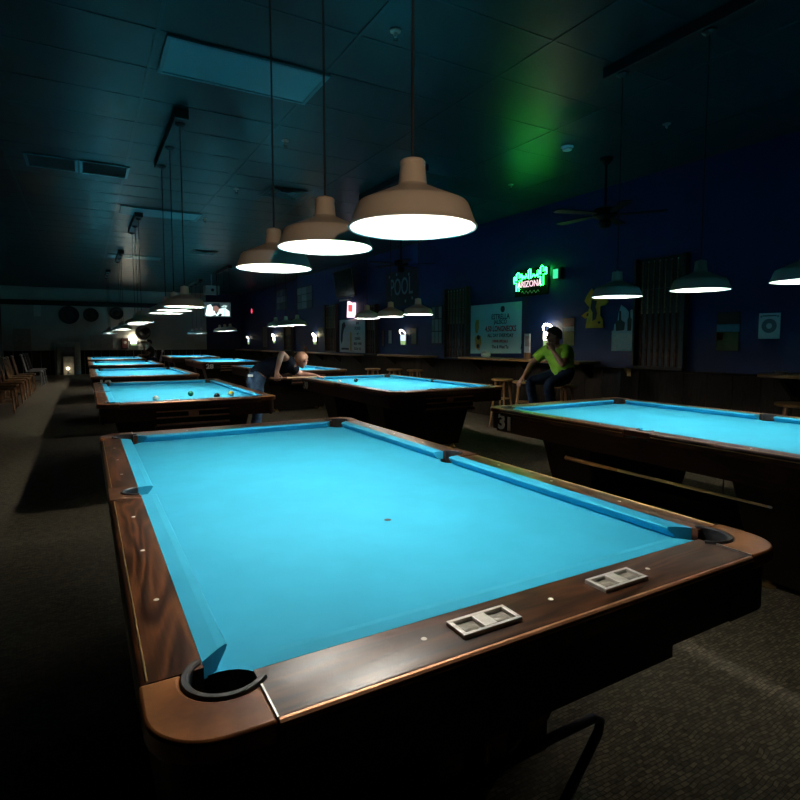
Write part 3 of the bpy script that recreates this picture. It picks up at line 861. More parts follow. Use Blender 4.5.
ngon_prism(bm, [(-.55, -.14), (-.47, -.09), (-.38, -.12), (-.36, -.24), (-.42, -.38), (-.52, -.34), (-.54, -.24)], .0042, .0055); build('glass_print', bm, YEL, t)
bm = nb(); ngon_prism(bm, disc_pts(-.45, -.14, .045, 14), .0057, .0065); ngon_prism(bm, disc_pts(-.46, -.30, .04, 14), .0057, .0065); build('bottle_print', bm, INK, t)

# neon sign
GREENNEON = emat('green_neon', (0.012, 0.9, 0.07), 34.0)
PINKNEON = emat('pink_white_neon', (1.0, 0.62, 0.72), 1.25)
t = empty('neon_sign', (0, 0, 0), 0, 'green cactus neon sign reading ARIZONA high on the navy wall', 'neon sign')
t.matrix_world = WR(5.86, 2.31, .004) @ Matrix.Diagonal((.92, .92, 1, 1))
bm = nb(); box(bm, -.42, .42, -.26, .22, .0, .012); build('backing', bm, pmat('black_backing', (.0015, .0015, .0015), .9, spec=.1), t, bevel=.004)
def cactus(bm, x, y, h, s, arms=2):
    z = .045
    w = .030 * s
    pts = [(x - w, y), (x - w, y + h * .45)]
    if arms:
        pts += [(x - w - .055 * s, y + h * .45), (x - w - .065 * s, y + h * .55), (x - w - .06 * s, y + h * .78), (x - w - .035 * s, y + h * .80), (x - w - .03 * s, y + h * .60), (x - w, y + h * .58)]
    pts += [(x - w, y + h * .93), (x, y + h), (x + w, y + h * .93)]
    if arms:
        pts += [(x + w, y + h * .70), (x + w + .03 * s, y + h * .72), (x + w + .035 * s, y + h * .90), (x + w + .06 * s, y + h * .88), (x + w + .065 * s, y + h * .64), (x + w + .05 * s, y + h * .56), (x + w, y + h * .55)]
    pts += [(x + w, y)]
    tube(bm, [(a, b, z) for a, b in pts], .0072, 8)
bm = nb(); cactus(bm, -.30, -.16, .33, 1.15); build('cactus_tube', bm, GREENNEON, t, smooth=60)
bm = nb(); cactus(bm, .30, -.10, .33, 1.15); build('cactus_tube', bm, GREENNEON, t, smooth=60)
bm = nb(); cactus(bm, .0, .04, .16, .9, 0); build('cactus_tube', bm, GREENNEON, t, smooth=60)
bm = nb(); tube(bm, [(-.20, .04, .045), (-.15, .09, .045), (-.12, .055, .045), (-.09, .12, .045), (-.05, .05, .045)], .0085, 8); tube(bm, [(.06, .06, .045), (.10, .11, .045), (.14, .06, .045), (.18, .10, .045), (.21, .08, .045)], .0085, 8); build('mesa_tube', bm, GREENNEON, t, smooth=60)
text_mesh('lettering', 'ARIZONA', .155, PINKNEON, t, Matrix.Translation((0, -.055, .05)), xs=.88, bold=.0, depth=.005)
bm = nb()
tube(bm, [(-.22 + i * .02, -.19 + .025 * math.sin(i * 1.3), .03) for i in range(23)], .004, 6); build('unlit_script_tube', bm, GREYMETAL, t, smooth=60)
for k, (a, b) in enumerate(((-.3, -.17), (.3, -.11))):
    bm = nb(); tube(bm, [(a, b, .012), (a, b, .045)], .006, 6); build('tube_stand', bm, BLACK, t)
bm = nb(); tube(bm, [(-.10, -.26, .008), (-.13, -.5, .008), (-.10, -.75, .008), (-.2, -1.0, .010), (-.24, -1.2, .010)], .005, 6); build('power_cord', bm, CORD, t, smooth=60)
# green lit box
t = empty('sign_box', (0, 0, 0), 0, 'small green lit box on the wall right of the neon cactus sign', 'light')
t.matrix_world = WR(5.25, 2.36, .004)
bm = nb(); box(bm, -.075, .09, -.085, .085, 0, .07); build('housing', bm, BLACK, t, bevel=.006)
bm = nb(); box(bm, -.065, .03, -.07, .07, .071, .078); build('lens', bm, emat('green_lens', (.05, .8, .35), 1.2), t)

# yellow cut-out sign
t = empty('cutout_sign', (0, 0, 0), 0, 'ragged yellow cut-out tin sign left of the white cut-out sign', 'sign')
t.matrix_world = WR(4.58, 1.53, .004)
ol = [(-.14, 0), (.17, 0), (.16, .12), (.11, .17), (.11, .30), (.20, .31), (.25, .36), (.20, .41), (.16, .46), (.02, .50), (-.05, .56), (-.13, .47), (-.17, .39), (-.12, .33), (-.08, .30), (-.10, .24), (-.16, .22), (-.22, .18), (-.16, .14), (-.12, .15)]
bm = nb(); prism(bm, ol, 0, .01); build('plate', bm, noise_mat('yellow_enamel', (.82, .46, .02), (.92, .56, .04), scale=14, rough=.4), t)
bm = nb(); prism(bm, [(-.02, .10), (.04, .12), (.06, .20), (.03, .30), (.05, .38), (-.04, .40), (-.06, .28), (-.02, .22)], .0105, .012); prism(bm, [(.08, .06), (.12, .06), (.12, .09), (.08, .09)], .0105, .012); prism(bm, [(-.13, .17), (-.1, .17), (-.09, .21), (-.12, .21)], .0105, .012); build('print', bm, INK, t)
# white cut-out sign
t = empty('cutout_sign', (0, 0, 0), 0, 'white cut-out tin sign with bottles above a text panel, left of a cue rack', 'sign')
t.matrix_world = WR(4.06, 1.21, .004)
ol = [(-.20, 0), (.19, 0), (.19, .27), (.15, .28), (.15, .50), (.17, .54), (.10, .55), (.06, .52), (.02, .57), (-.06, .62), (-.10, .50), (-.11, .40), (-.16, .36), (-.17, .28), (-.20, .27)]
TIN = noise_mat('pale_blue_tin', (.55, .62, .66), (.68, .73, .75), scale=9, rough=.4)
bm = nb(); prism(bm, ol, 0, .01); build('plate', bm, TIN, t)
BOTTLE = pmat('brown_print', (.05, .03, .01), .4)
bm = nb(); prism(bm, [(-.13, .27), (.0, .28), (.01, .38), (-.05, .42), (-.055, .54), (-.085, .54), (-.09, .42), (-.14, .38)], .0105, .012); prism(bm, [(.05, .27), (.11, .27), (.115, .42), (.095, .45), (.09, .54), (.07, .54), (.065, .45), (.05, .42)], .0105, .012); build('bottle_print', bm, BOTTLE, t)
GREYP = noise_mat('grey_text_panel', (.62, .62, .59), (.86, .86, .82), scale=40, rough=.5, stretch=(1, 5, 1))
bm = nb(); box(bm, -.17, .16, .02, .24, .0105, .012); build('text_panel', bm, GREYP, t)
# colour poster, white poster
def poster(y, z, w, h, label, bands=None, name='poster', frame=False, M=None):
    t = empty('framed_picture' if frame and name == 'poster' else 'hanging_poster', (0, 0, 0), 0, label, 'poster')
    t.matrix_world = M if M is not None else WR(y, z)
    bm = nb(); box(bm, -w / 2, w / 2, -h / 2, h / 2, 0, .008)
    build('sheet', bm, PAPER if not frame else DARKFRAME, t)
    for (x0, x1, y0, y1, mat, nm) in (bands or []):
        bm = nb(); box(bm, x0 * w, x1 * w, y0 * h, y1 * h, .0082, .0095); build(nm, bm, mat, t)
    return t
C = lambda n, c: noise_mat(n, tuple(k * .8 for k in c), c, scale=12, rough=.5)
poster(2.68, 1.45, .26, .44, 'small landscape poster with brown, sky blue and green bands on the navy wall', [(-.45, .45, .2, .48, C('brown_band', (.10, .03, .02)), 'brown_band'), (-.49, .49, .0, .19, C('sky_band', (.12, .32, .45)), 'sky_band'), (-.47, .45, -.48, -.01, C('field_band', (.10, .12, .03)), 'field_band'), (-.49, -.2, -.22, -.03, C('orange_patch', (.5, .16, .05)), 'orange_patch')], frame=True)
EMBLEMGREY = pmat('emblem_grey', (.22, .23, .24), .6)
t = poster(2.25, 1.505, .21, .27, 'white paper poster with a grey round emblem, right of the landscape poster')
bm = nb(); lathe(bm, [(.03, .0085), (.075, .0085), (.075, .0095), (.03, .0095)], 24, closed=True); build('emblem', bm, EMBLEMGREY, t)
bm = nb(); box(bm, -.07, .07, .10, .115, .0085, .0095); box(bm, -.09, -.075, .09, .11, .0085, .0095); box(bm, .075, .09, .09, .11, .0085, .0095); build('heading', bm, EMBLEMGREY, t)
poster(5.04, 1.48, .22, .42, 'small sports poster with red, white and green bands behind the man in green', [(-.48, .48, .2, .48, C('dull_red_band', (.16, .03, .02)), 'red_band'), (-.48, .48, .02, .19, C('pale_band', (.30, .36, .38)), 'pale_band'), (-.48, .48, -.48, .01, C('olive_band', (.16, .17, .04)), 'olive_band')], frame=True)
# POOL poster
t = poster(10.1, 2.54, 1.45, .80, 'large dark poster with tall pale letters POOL high on the wall behind a ceiling fan', frame=True)
DIM = pmat('dim_grey_print', (.22, .28, .30), .6)
text_mesh('lettering', 'POOL', .55, DIM, t, Matrix.Translation((0, .02, .009)), xs=.72, bold=.003, depth=.001)
bm = nb()
for (a, b) in ((-.55, .3), (-.2, .33), (.35, .28), (.5, -.25), (-.45, -.3), (.2, -.3)):
    ngon_prism(bm, disc_pts(a, b, .035, 12), .0082, .0095)
build('print', bm, DIM, t)
# dim photo collages
def collage(y, z, w, h, label):
    t = poster(y, z, w, h, label, frame=True)
    rnd = random.Random(int(y * 100))
    for i in range(3):
        for j in range(3):
            m = pmat('photo_print', (rnd.uniform(.05, .3),) * 3, .5)
            x0 = -w / 2 + .03 + i * (w - .04) / 3; y0 = -h / 2 + .03 + j * (h - .04) / 3
            bm = nb(); box(bm, x0, x0 + (w - .1) / 3, y0, y0 + (h - .1) / 3, .0082, .0095); build('photo', bm, m, t)
collage(8.62, 1.67, .42, .80, 'black and white photo collage between the lit blue sign and a cue rack')
collage(18.9, 2.85, 1.2, .75, 'dark framed picture high on the wall above the far cue rack')
collage(16.5, 2.75, 1.5, .75, 'dark wide framed picture high on the wall left of the dark television')
def tall(y, z, w, h, label, m):
    poster(y, z, w, h, label, [(-.4, .4, -.45, .45, m, 'print')], frame=True)
tall(10.62, 1.44, .18, .34, 'small pale framed notice left of the lit blue sign', PAPER)
tall(9.53, 1.45, .26, .38, 'small multicoloured framed picture right of the lit blue sign', C('multicolour_print', (.22, .18, .10)))
tall(10.98, 1.41, .14, .42, 'narrow brown framed picture beside the small pale notice', C('brown_print', (.16, .07, .04)))
tall(15.05, 1.62, .5, .3, 'small framed pictures left of the far cue rack', C('dull_print', (.10, .09, .05)))
tall(21.1, 1.5, .8, .9, 'far dim framed poster near the back corner', C('grey_print', (.2, .2, .2)))
# menu board
t = poster(12.78, 1.48, 1.66, .9, 'white menu board with black drawing and printed lists above the ledge')
t.name = 'menu_board'
bm = nb()
prism(bm, [(-.74, .05), (-.66, .34), (-.5, .40), (-.4, .28), (-.52, .20), (-.60, .05), (-.62, -.12), (-.70, -.22), (-.76, -.10)], .0082, .0095)
box(bm, -.7, -.2, -.38, -.33, .0082, .0095)
build('drawing', bm, INK, t)
bm = nb(); box(bm, -.12, -.02, -.40, .1, .0082, .0095); build('yellow_strip', bm, YEL, t)
for r_, (s, sz) in enumerate((('BAR', .10), ('FOOD', .12), ('and', .07), ('DRINKS', .10), ('BEER  WINE', .09), ('SODA  ICE', .09))):
    text_mesh('lettering', s, sz, INK, t, Matrix.Translation((.36, .33 - r_ * .135, .009)), xs=1.0, bold=.002, depth=.0008)
# bright red and white sign
t = empty('lit_sign', (0, 0, 0), 0, 'small bright white sign with red print over the menu board', 'sign')
t.matrix_world = WR(12.75, 2.2, .004)
bm = nb(); prism(bm, [(-.22, -.22), (.20, -.24), (.22, .16), (.06, .15), (-.17, .22)], .0, .07); build('lamp_face', bm, emat('white_pink_face', (1.0, .72, .85), 1.6), t)
bm = nb(); prism(bm, [(-.1, -.06), (.14, -.08), (.15, .10), (-.1, .12)], .0705, .074); build('print', bm, emat('red_face', (1.0, .12, .12), 1.0), t)
# wall television (off) on a bracket
t = empty('television', (5.80, 12.6, 2.86), 0, 'switched-off black television on a wall bracket above the menu board', 'television')
M = frame_mtx((0, 0, 0), (0, -1, 0), (0, 0, 1)) @ Matrix.Rotation(math.radians(8), 4, 'X')
bm = nb(); box(bm, -.60, .60, -.36, .36, -.03, .03)
bmesh.ops.transform(bm, matrix=M, verts=bm.verts); build('case', bm, BLACK, t, bevel=.01)
bm = nb(); box(bm, -.57, .57, -.32, .33, .0305, .033)
bmesh.ops.transform(bm, matrix=M, verts=bm.verts); build('screen', bm, pmat('dark_screen', (.008, .01, .012), .15), t)
bm = nb(); bar(bm, (.04, 0, -.1), (.215, 0, -.2), .06); bar(bm, (.222, 0, -.35), (.222, 0, .05), .08, .02); build('bracket', bm, GREYMETAL, t)
bm = nb(); box(bm, -.30, .30, -.45, -.41, .0, .08)
bmesh.ops.transform(bm, matrix=M, verts=bm.verts); build('soundbar', bm, GREYMETAL, t)
# wall lamps with a glowing crescent over a lit panel
CRESC = emat('crescent_glow', (1.0, .88, .58), 26.0)
FACE = emat('lit_panel', (.95, .93, .78), 7.0)
CRESC_B = emat('bright_crescent_glow', (1.0, .90, .66), 110.0)
CRESC_D = emat('dim_crescent_glow', (1.0, .90, .62), 6.0)
FACE_D = emat('dim_lit_panel', (.60, .75, .95), 1.4)
TINT = emat('lit_panel_tint', (.40, .62, .25), .8)
def sign_lamp(M, label, k=1.0):
    t = empty('wall_sign_lamp', (0, 0, 0), 0, label, 'lit sign', 'lit signs with a glowing crescent')
    t.matrix_world = M
    bm = nb(); box(bm, -.125, .125, -.17, .07, 0, .035); build('case', bm, GREYMETAL, t, bevel=.005)
    bm = nb(); box(bm, -.112, .112, -.07, .058, .0355, .043); build('lit_face', bm, FACE if k else FACE_D, t)
    bm = nb(); prism(bm, [(-.10, -.158), (-.02, -.14), (.05, -.16), (.10, -.145), (.112, -.075), (-.112, -.075)], .0355, .043); build('tinted_face', bm, TINT, t)
    n = 14
    pts = [(-.105 + .105 * (1 - math.cos(PI * i / n)), .075 + .095 * math.sin(PI * i / n * .97), .04 + .06 * math.sin(PI * i / n)) for i in range(n + 1)]
    rs = [.004 + .014 * math.sin(PI * min((i + .3) / (n - 2), 1) * .75) for i in range(n + 1)]
    bm = nb(); tube(bm, pts, rs, 10); build('crescent', bm, CRESC_B if k == 2 else CRESC if k else CRESC_D, t, smooth=60)
    return t
sign_lamp(WR(5.42, 1.43), 'glowing crescent topped lit sign behind the head of the man in green')
sign_lamp(WR(9.95, 1.42), 'glowing crescent topped lit sign between small pictures on the blue wall', 0)
sign_lamp(WR(15.5, 1.40), 'glowing crescent topped lit sign left of the cue rack by the menu board')
sign_lamp(WR(19.8, 1.42), 'glowing crescent topped lit sign just above the leaning man\'s back')
sign_lamp(WR(23.6, 1.36), 'glowing crescent topped lit sign nearest the back corner', 0)
sign_lamp(WB(1.58, 1.30), 'glowing crescent topped lit sign on the grey back wall', 2)
# card holder and napkin heap on the ledge
t = empty('menu_card', (5.86, 5.68, 1.06), math.radians(-12), 'white menu card in a wooden stand on the ledge left of the lit sign', 'menu card')
bm = nb(); box(bm, -.03, .03, -.05, .05, .0005, .10); build('stand', bm, OAKZ, t, bevel=.004)
bm = nb(); box(bm, -.006, .006, -.085, .085, .101, .40); build('card', bm, PAPER, t)
bm = nb(); box(bm, -.008, -.0065, -.06, .06, .20, .36); build('print', bm, C('pinkish_print', (.6, .42, .38)), t)
bm = nb(); sphere(bm, (0, 0, .05), .07, 16, 10, (1, 1.4, .75))
for v in bm.verts:
    v.co += Vector((random.uniform(-.012, .012), random.uniform(-.012, .012), random.uniform(-.012, .012)))
    v.co.z = max(v.co.z, .0005)
o = build('paper_heap', bm, PAPER, smooth=40); o.location = (5.86, 6.72, 1.06); tag(o, 'crumpled white paper heap on the ledge below the banner', 'paper')
bm = nb(); lathe(bm, [(0, 0), (.035, 0), (.036, .11), (.034, .115), (.030, .11), (.03, .01), (0, .01)], 20)
o = build('tumbler', bm, pmat('amber_drink', (.4, .12, .03), .1)); o.location = (5.88, 5.42, 1.0605); tag(o, 'amber tumbler on the ledge in front of the lit sign', 'glass')
bm = nb(); lathe(bm, [(0, 0), (.033, 0), (.035, .02), (.033, .13), (.014, .19), (.013, .24), (.015, .245), (0, .245)], 20)
o = build('beer_bottle', bm, pmat('brown_glass', (.10, .04, .01), .1)); o.location = (5.9, 15.9, 1.0005); tag(o, 'brown bottle on the ledge left of the menu board', 'bottle')
for k, y in enumerate((2.0, 1.6)):
    bm = nb(); lathe(bm, [(0, 0), (.045, 0), (.05, .02), (.044, .02), (.04, .006), (0, .006)], 20)
    o = build('ashtray', bm, CHROME, smooth=30); o.location = (5.85, y, 1.0205); tag(o, 'small metal dish on the right ledge, %s end' % ('nearer the posters at its left' if k == 0 else 'toward the right edge'), 'dish')
t = empty('hook_mount', (XR - .035, 3.95, .93), 0, 'small brass coat hook below the white cut-out sign', 'hook')
bm = nb(); box(bm, .0, .004, -.03, .03, -.05, .05); build('plate', bm, BRASS, t)
bm = nb(); tube(bm, [(0, 0, .0), (-.05, 0, .0), (-.06, 0, .03)], .007, 8); sphere(bm, (-.062, 0, .04), .02, 12, 8); build('knob', bm, BRASS, t, smooth=50)

# ------------------------------------------------------------------ stools and chairs
def make_stool(mat=OAKZ):
    t = empty('bar_stool')
    bm = nb(); lathe(bm, [(0, .725), (.14, .725), (.165, .735), (.168, .752), (.155, .76), (0, .756)], 28); build('seat', bm, OAK, t, smooth=35)
    for k in range(4):
        a = PI / 4 + k * PI / 2
        bm = nb(); tube(bm, [(.10 * math.cos(a), .10 * math.sin(a), .724), (.19 * math.cos(a), .19 * math.sin(a), 0)], [.016, .013], 10); build('leg', bm, mat, t, smooth=40)
    for z, r in ((.28, .155), (.45, .134)):
        bm = nb()
        for k in range(4):
            a, b = PI / 4 + k * PI / 2, PI / 4 + (k + 1) * PI / 2
            tube(bm, [(r * math.cos(a), r * math.sin(a), z), (r * math.cos(b), r * math.sin(b), z)], .009, 8)
        build('footrest', bm, mat, t, smooth=40)
    return t
st = make_stool()
stools = [(5.42, 5.75, .3, 'round oak bar stool left of the man in green, the left one'), (5.38, 5.22, .9, 'round oak bar stool just left of the man in green, behind his hand'),
          (5.30, 4.36, .2, 'oak bar stool the man in green sits on'), (5.62, 1.75, .5, 'oak bar stool under the ledge at the right edge'),
          (5.12, 9.62, .4, 'leftmost of three oak stools beyond the leaning man\'s table'), (5.42, 9.20, .1, 'middle of three oak stools beyond the leaning man\'s table'),
          (5.64, 8.74, .7, 'rightmost of three oak stools beyond the leaning man\'s table')]
for i, (x, y, r, lab) in enumerate(stools):
    o = st if i == 0 else copy_tree(st)
    o.location = (x, y, 0); o.rotation_euler = (0, 0, r)
    tag(o, lab, 'bar stool', 'round oak bar stools')

def make_chair(mat, seatmat):
    t = empty('spindle_chair')     # faces +x
    bm = nb(); ngon_prism(bm, [(-.20, -.19), (.20, -.22), (.22, -.20), (.22, .20), (.20, .22), (-.20, .19)], .43, .46); build('seat', bm, seatmat, t, bevel=.008)
    for sx, sy in ((-1, -1), (-1, 1), (1, -1), (1, 1)):
        bm = nb(); tube(bm, [(sx * .16, sy * .16, .43), (sx * .20, sy * .20, 0)], [.018, .013], 8); build('leg', bm, mat, t, smooth=40)
    for sy in (-1, 1):
        bm = nb(); tube(bm, [(-.18, sy * .18, .46), (-.23, sy * .19, .70), (-.29, sy * .19, .95)], [.015, .014, .012], 8); build('back_post', bm, mat, t, smooth=40)
    for k in range(5):
        y = -.12 + .06 * k
        bm = nb(); tube(bm, [(-.185, y, .46), (-.225, y, .66), (-.275, y, .90)], [.007, .010, .007], 8); build('spindle', bm, mat, t, smooth=40)
    bm = nb(); tube(bm, [(-.285, -.205, .92), (-.30, -.1, .935), (-.305, 0, .94), (-.30, .1, .935), (-.285, .205, .92)], [.022, .027, .028, .027, .022], 8); build('top_rail', bm, mat, t, smooth=40)
    for sy in (-1, 1):
        bm = nb(); tube(bm, [(.18, sy * .18, .20), (-.18, sy * .18, .20)], .009, 8); build('stretcher', bm, mat, t, smooth=40)
    return t
ch = make_chair(CHAIRWOOD, CHAIRWOOD)
cl = ['nearest the camera', 'second from the camera', 'third from the camera', 'fourth from the camera', 'fifth from the camera', 'sixth from the camera', 'seventh from the camera']
for i in range(7):
    o = ch if i == 0 else copy_tree(ch)
    o.location = (-1.62 - .02 * (i % 2), 11.8 + i * .86, 0); o.rotation_euler = (0, 0, random.uniform(-.12, .12))
    tag(o, 'brown spindle back chair in the left wall row, %s' % cl[i], 'chair', 'spindle chairs along the left wall')
CH2 = noise_mat('grey_vinyl', (.10, .10, .10), (.16, .16, .155), scale=10, rough=.3)
ch2 = make_chair(CH2, CH2)
for i in range(3):
    o = ch2 if i == 0 else copy_tree(ch2)
    o.location = (-1.55, 18.6 + i * .85, 0); o.rotation_euler = (0, 0, .1 * i)
    tag(o, 'dark grey spindle chair beyond the brown ones, %s' % ['nearest of three', 'middle of three', 'last before the back wall'][i], 'chair', 'grey chairs at the end of the left row')
# black tube frame under the near table's edge (a low foot stool)
t = empty('foot_stool', (.74, -.02, 0), 0, 'low black tubular stool with wooden slats under the near edge of the nearest table', 'stool')
bm = nb(); tube(bm, [(-.30, .10, .29), (.10, .10, .305), (.24, .10, .305), (.27, .10, .288), (.264, .10, .255), (.13, .09, .12), (.03, .085, .013)], .013, 10); build('front_tube', bm, BLACK, t, smooth=60)
bm = nb(); tube(bm, [(-.30, .30, .29), (.10, .30, .305), (.24, .30, .305), (.27, .30, .288), (.264, .30, .255), (.13, .31, .12), (.03, .315, .013)], .013, 10); build('rear_tube', bm, BLACK, t, smooth=60)
bm = nb(); tube(bm, [(-.30, .10, .29), (-.33, .06, .15), (-.36, .0, .012)], .013, 10); build('leg', bm, BLACK, t, smooth=60)
bm = nb(); tube(bm, [(-.30, .30, .29), (-.33, .34, .15), (-.36, .40, .012)], .013, 10); build('leg', bm, BLACK, t, smooth=60)
for y in (.085, .315):
    bm = nb(); tube(bm, [(.045, y, .028), (.028, y, .012)], .0145, 10); build('foot_cap', bm, BRASS, t, smooth=60)
for k, x in enumerate((-.22, -.085, .05)):
    bm = nb(); box(bm, x - .03, x + .035, .116, .134, .262, .392); build('slat', bm, OAK, t, bevel=.003)

# ------------------------------------------------------------------ back of the room
def wall_disc(x, z, r, label):
    t = empty('wall_plaque', (0, 0, 0), 0, label, 'plaque', 'round dark plaques on the back wall')
    t.matrix_world = WB(x, z)
    bm = nb(); lathe(bm, [(0, .03), (r * .80, .03), (r * .86, .04), (r * .97, .035), (r, .02), (r, 0), (0, 0)], 32); build('disc', bm, BLACK, t, smooth=35)
    bm = nb(); lathe(bm, [(0, .05), (r * .3, .047), (r * .45, .031), (0, .031)], 24); build('boss', bm, DARKFRAME, t, smooth=35)
wall_disc(-.72, 2.38, .36, 'round dark plaque on the back wall, leftmost of the upper three')
wall_disc(.05, 2.40, .28, 'round dark plaque on the back wall, middle of the upper three')
wall_disc(.98, 2.48, .26, 'round dark plaque on the back wall, rightmost of the upper three')
wall_disc(1.95, 1.70, .30, 'round dark plaque low on the back wall right of the glowing lamp')
t = empty('framed_picture', (0, 0, 0), 0, 'small framed red and dark picture left of the glowing lamp on the back wall', 'picture'); t.matrix_world = WB(1.24, 1.23)
bm = nb(); box(bm, -.13, .13, -.22, .22, 0, .02); build('frame', bm, DARKFRAME, t, bevel=.005)
bm = nb(); box(bm, -.10, .10, -.19, .19, .0205, .022); build('print', bm, C('grey_red_print', (.22, .08, .07)), t)
bm = nb(); ngon_prism(bm, disc_pts(.02, .05, .06, 16), .0222, .0235); build('face_print', bm, PAPER, t)
o = tag(build('wall_plate', (lambda b: (box(b, -.2, .2, -.05, .05, 0, .02), b)[1])(nb()), C('brass_brown', (.16, .12, .06)), bevel=.004), 'narrow brown plate on the back wall right of the glowing lamp', 'plate'); o.matrix_world = WB(2.05, 1.29)
o = tag(build('hanging_board', (lambda b: (box(b, -.42, .42, -.28, .28, 0, .02), b)[1])(nb()), C('grey_board', (.46, .46, .43)), bevel=.004), 'pale grey rectangular board on the back wall left of the framed picture', 'board'); o.matrix_world = WB(.40, 1.32)
o = tag(build('notice_sign', (lambda b: (box(b, -.12, .12, -.22, .22, 0, .006), b)[1])(nb()), PAPER), 'narrow white paper high on the back wall at far left', 'paper'); o.matrix_world = WB(-1.78, 2.52)
o = tag(build('wall_panel', (lambda b: (box(b, -.28, .28, -.42, .42, 0, .02), b)[1])(nb()), C('beige_panel', (.5, .38, .30)), bevel=.004), 'beige panel on the back wall at far left', 'panel'); o.matrix_world = WB(-2.3, 1.40)
def lean_board(x0, x1, h, y, mat, label):
    bm = nb()
    hexa(bm, [(x0, y - .20, .001), (x1, y - .20, .001), (x1, y - .17, .001), (x0, y - .17, .001)], [(x0, y - .05, h), (x1, y - .05, h), (x1, y - .02, h), (x0, y - .02, h)])
    o = build('leaning_board', bm, mat, bevel=.004)
    tag(o, label, 'board', 'boards leaning on the back wall')
lean_board(-1.27, -.38, 1.30, 24.98, C('white_board', (.56, .56, .52)), 'largest pale board leaning on the back wall at the left, behind the others')
lean_board(-1.20, -.58, 1.10, 24.91, C('grey_board2', (.20, .21, .20)), 'mid grey board leaning in front of the large pale board')
lean_board(-.98, -.62, .72, 24.79, C('beige_board', (.75, .69, .55)), 'smallest beige board leaning in front of the grey board')
t = empty('added_glow_lamp', (-.82, 24.5, 0), 0, 'small added glow lamp on the floor, lighting the smallest beige board', 'lamp')  # added lamp, put in for the bright spot low on the boards
bm = nb(); lathe(bm, [(0, .0005), (.06, .0005), (.06, .02), (.02, .035), (.02, .20), (0, .20)], 20); build('stand', bm, PAPER, t, smooth=35)
bm = nb(); sphere(bm, (0, 0, .26), .06, 16, 12); build('globe', bm, emat('small_globe', (1.0, .86, .62), 4.0), t, smooth=180)
# ceiling television showing a ball player
t = empty('television', (3.43, 17.0, 2.32), math.radians(-12), 'lit ceiling television showing a ball player in white, left of the navy corner', 'television')
M = frame_mtx((0, 0, 0), (1, 0, 0), (0, 0, 1))
def tv(bm): bmesh.ops.transform(bm, matrix=M, verts=bm.verts); return bm
bm = nb(); box(bm, -.42, .42, -.25, .25, -.04, .02); build('case', tv(bm), BLACK, t, bevel=.008)
bm = nb(); box(bm, -.39, .39, -.22, .22, .0205, .023); scr = build('screen', tv(bm), emat('screen_field', (.10, .16, .17), .35), t)
def img(outl, col, s, nm, z):
    bm = nb(); prism(bm, outl, z, z + .0008); build(nm, tv(bm), emat(nm + '_glow', col, s), scr)
img([(-.36, -.15), (-.30, .12), (-.20, .16), (-.10, .02), (-.05, -.16), (-.2, -.21), (-.33, -.2)], (.75, .95, .92), 1.5, 'pale_figure', .0235)
img([(-.06, -.20), (.36, -.20), (.36, -.05), (.22, .06), (.05, .02)], (.72, .92, .9), 1.4, 'jersey', .0235)
img([(-.14, -.03), (.02, -.09), (.05, .06), (-.02, .13), (-.14, .10)], (.5, .26, .2), .6, 'face', .0246)
img([(-.18, .09), (-.12, .19), (.05, .20), (.10, .06), (.06, .03), (-.02, .12)], (.01, .03, .05), .3, 'cap', .0257)
img([(.10, .08), (.26, .06), (.30, .12), (.2, .15)], (.6, .85, .82), 1.0, 'bright_patch', .0246)
img([(.0, -.20), (.08, -.12), (.14, -.14), (.10, -.20)], (.02, .03, .04), .2, 'dark_fold', .0246)
bm = nb(); tube(bm, [(0, .04, .24), (0, .04, 1.12)], .02, 10); box(bm, -.1, .1, -.06, .14, 1.115, 1.125); box(bm, -.05, .05, .0, .08, .1, .25); build('ceiling_pole', bm, BLACK, t)
t = empty('projector', (3.36, 17.5, 2.95), 0, 'pale box hanging from the ceiling above the lit television', 'projector')
bm = nb(); box(bm, -.22, .22, -.18, .18, -.14, .14); build('case', bm, C('pale_casing', (.42, .46, .46)), t, bevel=.02)
bm = nb(); tube(bm, [(0, 0, .14), (0, 0, .515)], .018, 10); build('pole', bm, GREYMETAL, t)
bm = nb(); lathe(bm, [(0, -.185), (.04, -.185), (.05, -.181), (0, -.181)], 16, axis='y'); build('front_glass', bm, DARKFRAME, t)
t = empty('exit_sign', (0, 0, 0), 0, 'tiny glowing red sign high in the far navy corner', 'sign'); t.matrix_world = WR(22.9, 2.62)
bm = nb(); box(bm, -.12, .12, -.12, .12, 0, .05); build('housing', bm, BLACK, t, bevel=.005)
bm = nb(); prism(bm, disc_pts(0, 0, .08, 16, .1), .0505, .056); build('lens', bm, emat('red_lens', (1, .05, .15), 2.5), t)

# added unseen spotlight behind the camera, stand-in for warm light on the pendant shades
t = empty('added_spotlight', (-.55, YN, 1.80), 0, 'added unseen spotlight on the front wall, warming the pendant shades', 'spotlight')
aim = (Vector((.75, 1.0, 2.02)) - Vector((-.55, YN + .2, 1.80))).normalized()
Q = aim.to_track_quat('Z', 'Y').to_matrix().to_4x4(); Q.translation = Vector((0, .20, 0))
bm = nb(); lathe(bm, [(0, .004), (.06, .004), (.06, .02), (.03, .03), (0, .03)], 20, axis='y'); build('back_plate', bm, BLACK, t, smooth=35)
bm = nb(); tube(bm, [(0, .03, -.0), (0, .13, -.06), (0, .17, -.05)], .008, 8); build('arm', bm, BLACK, t, smooth=60)
bm = nb(); lathe(bm, [(.03, -.09), (.05, -.06), (.055, .09), (.050, .09), (.046, -.055), (.0, -.07), (0, -.09)], 24); bmesh.ops.transform(bm, matrix=Q, verts=bm.verts); build('lamp_head', bm, BLACK, t, smooth=35)
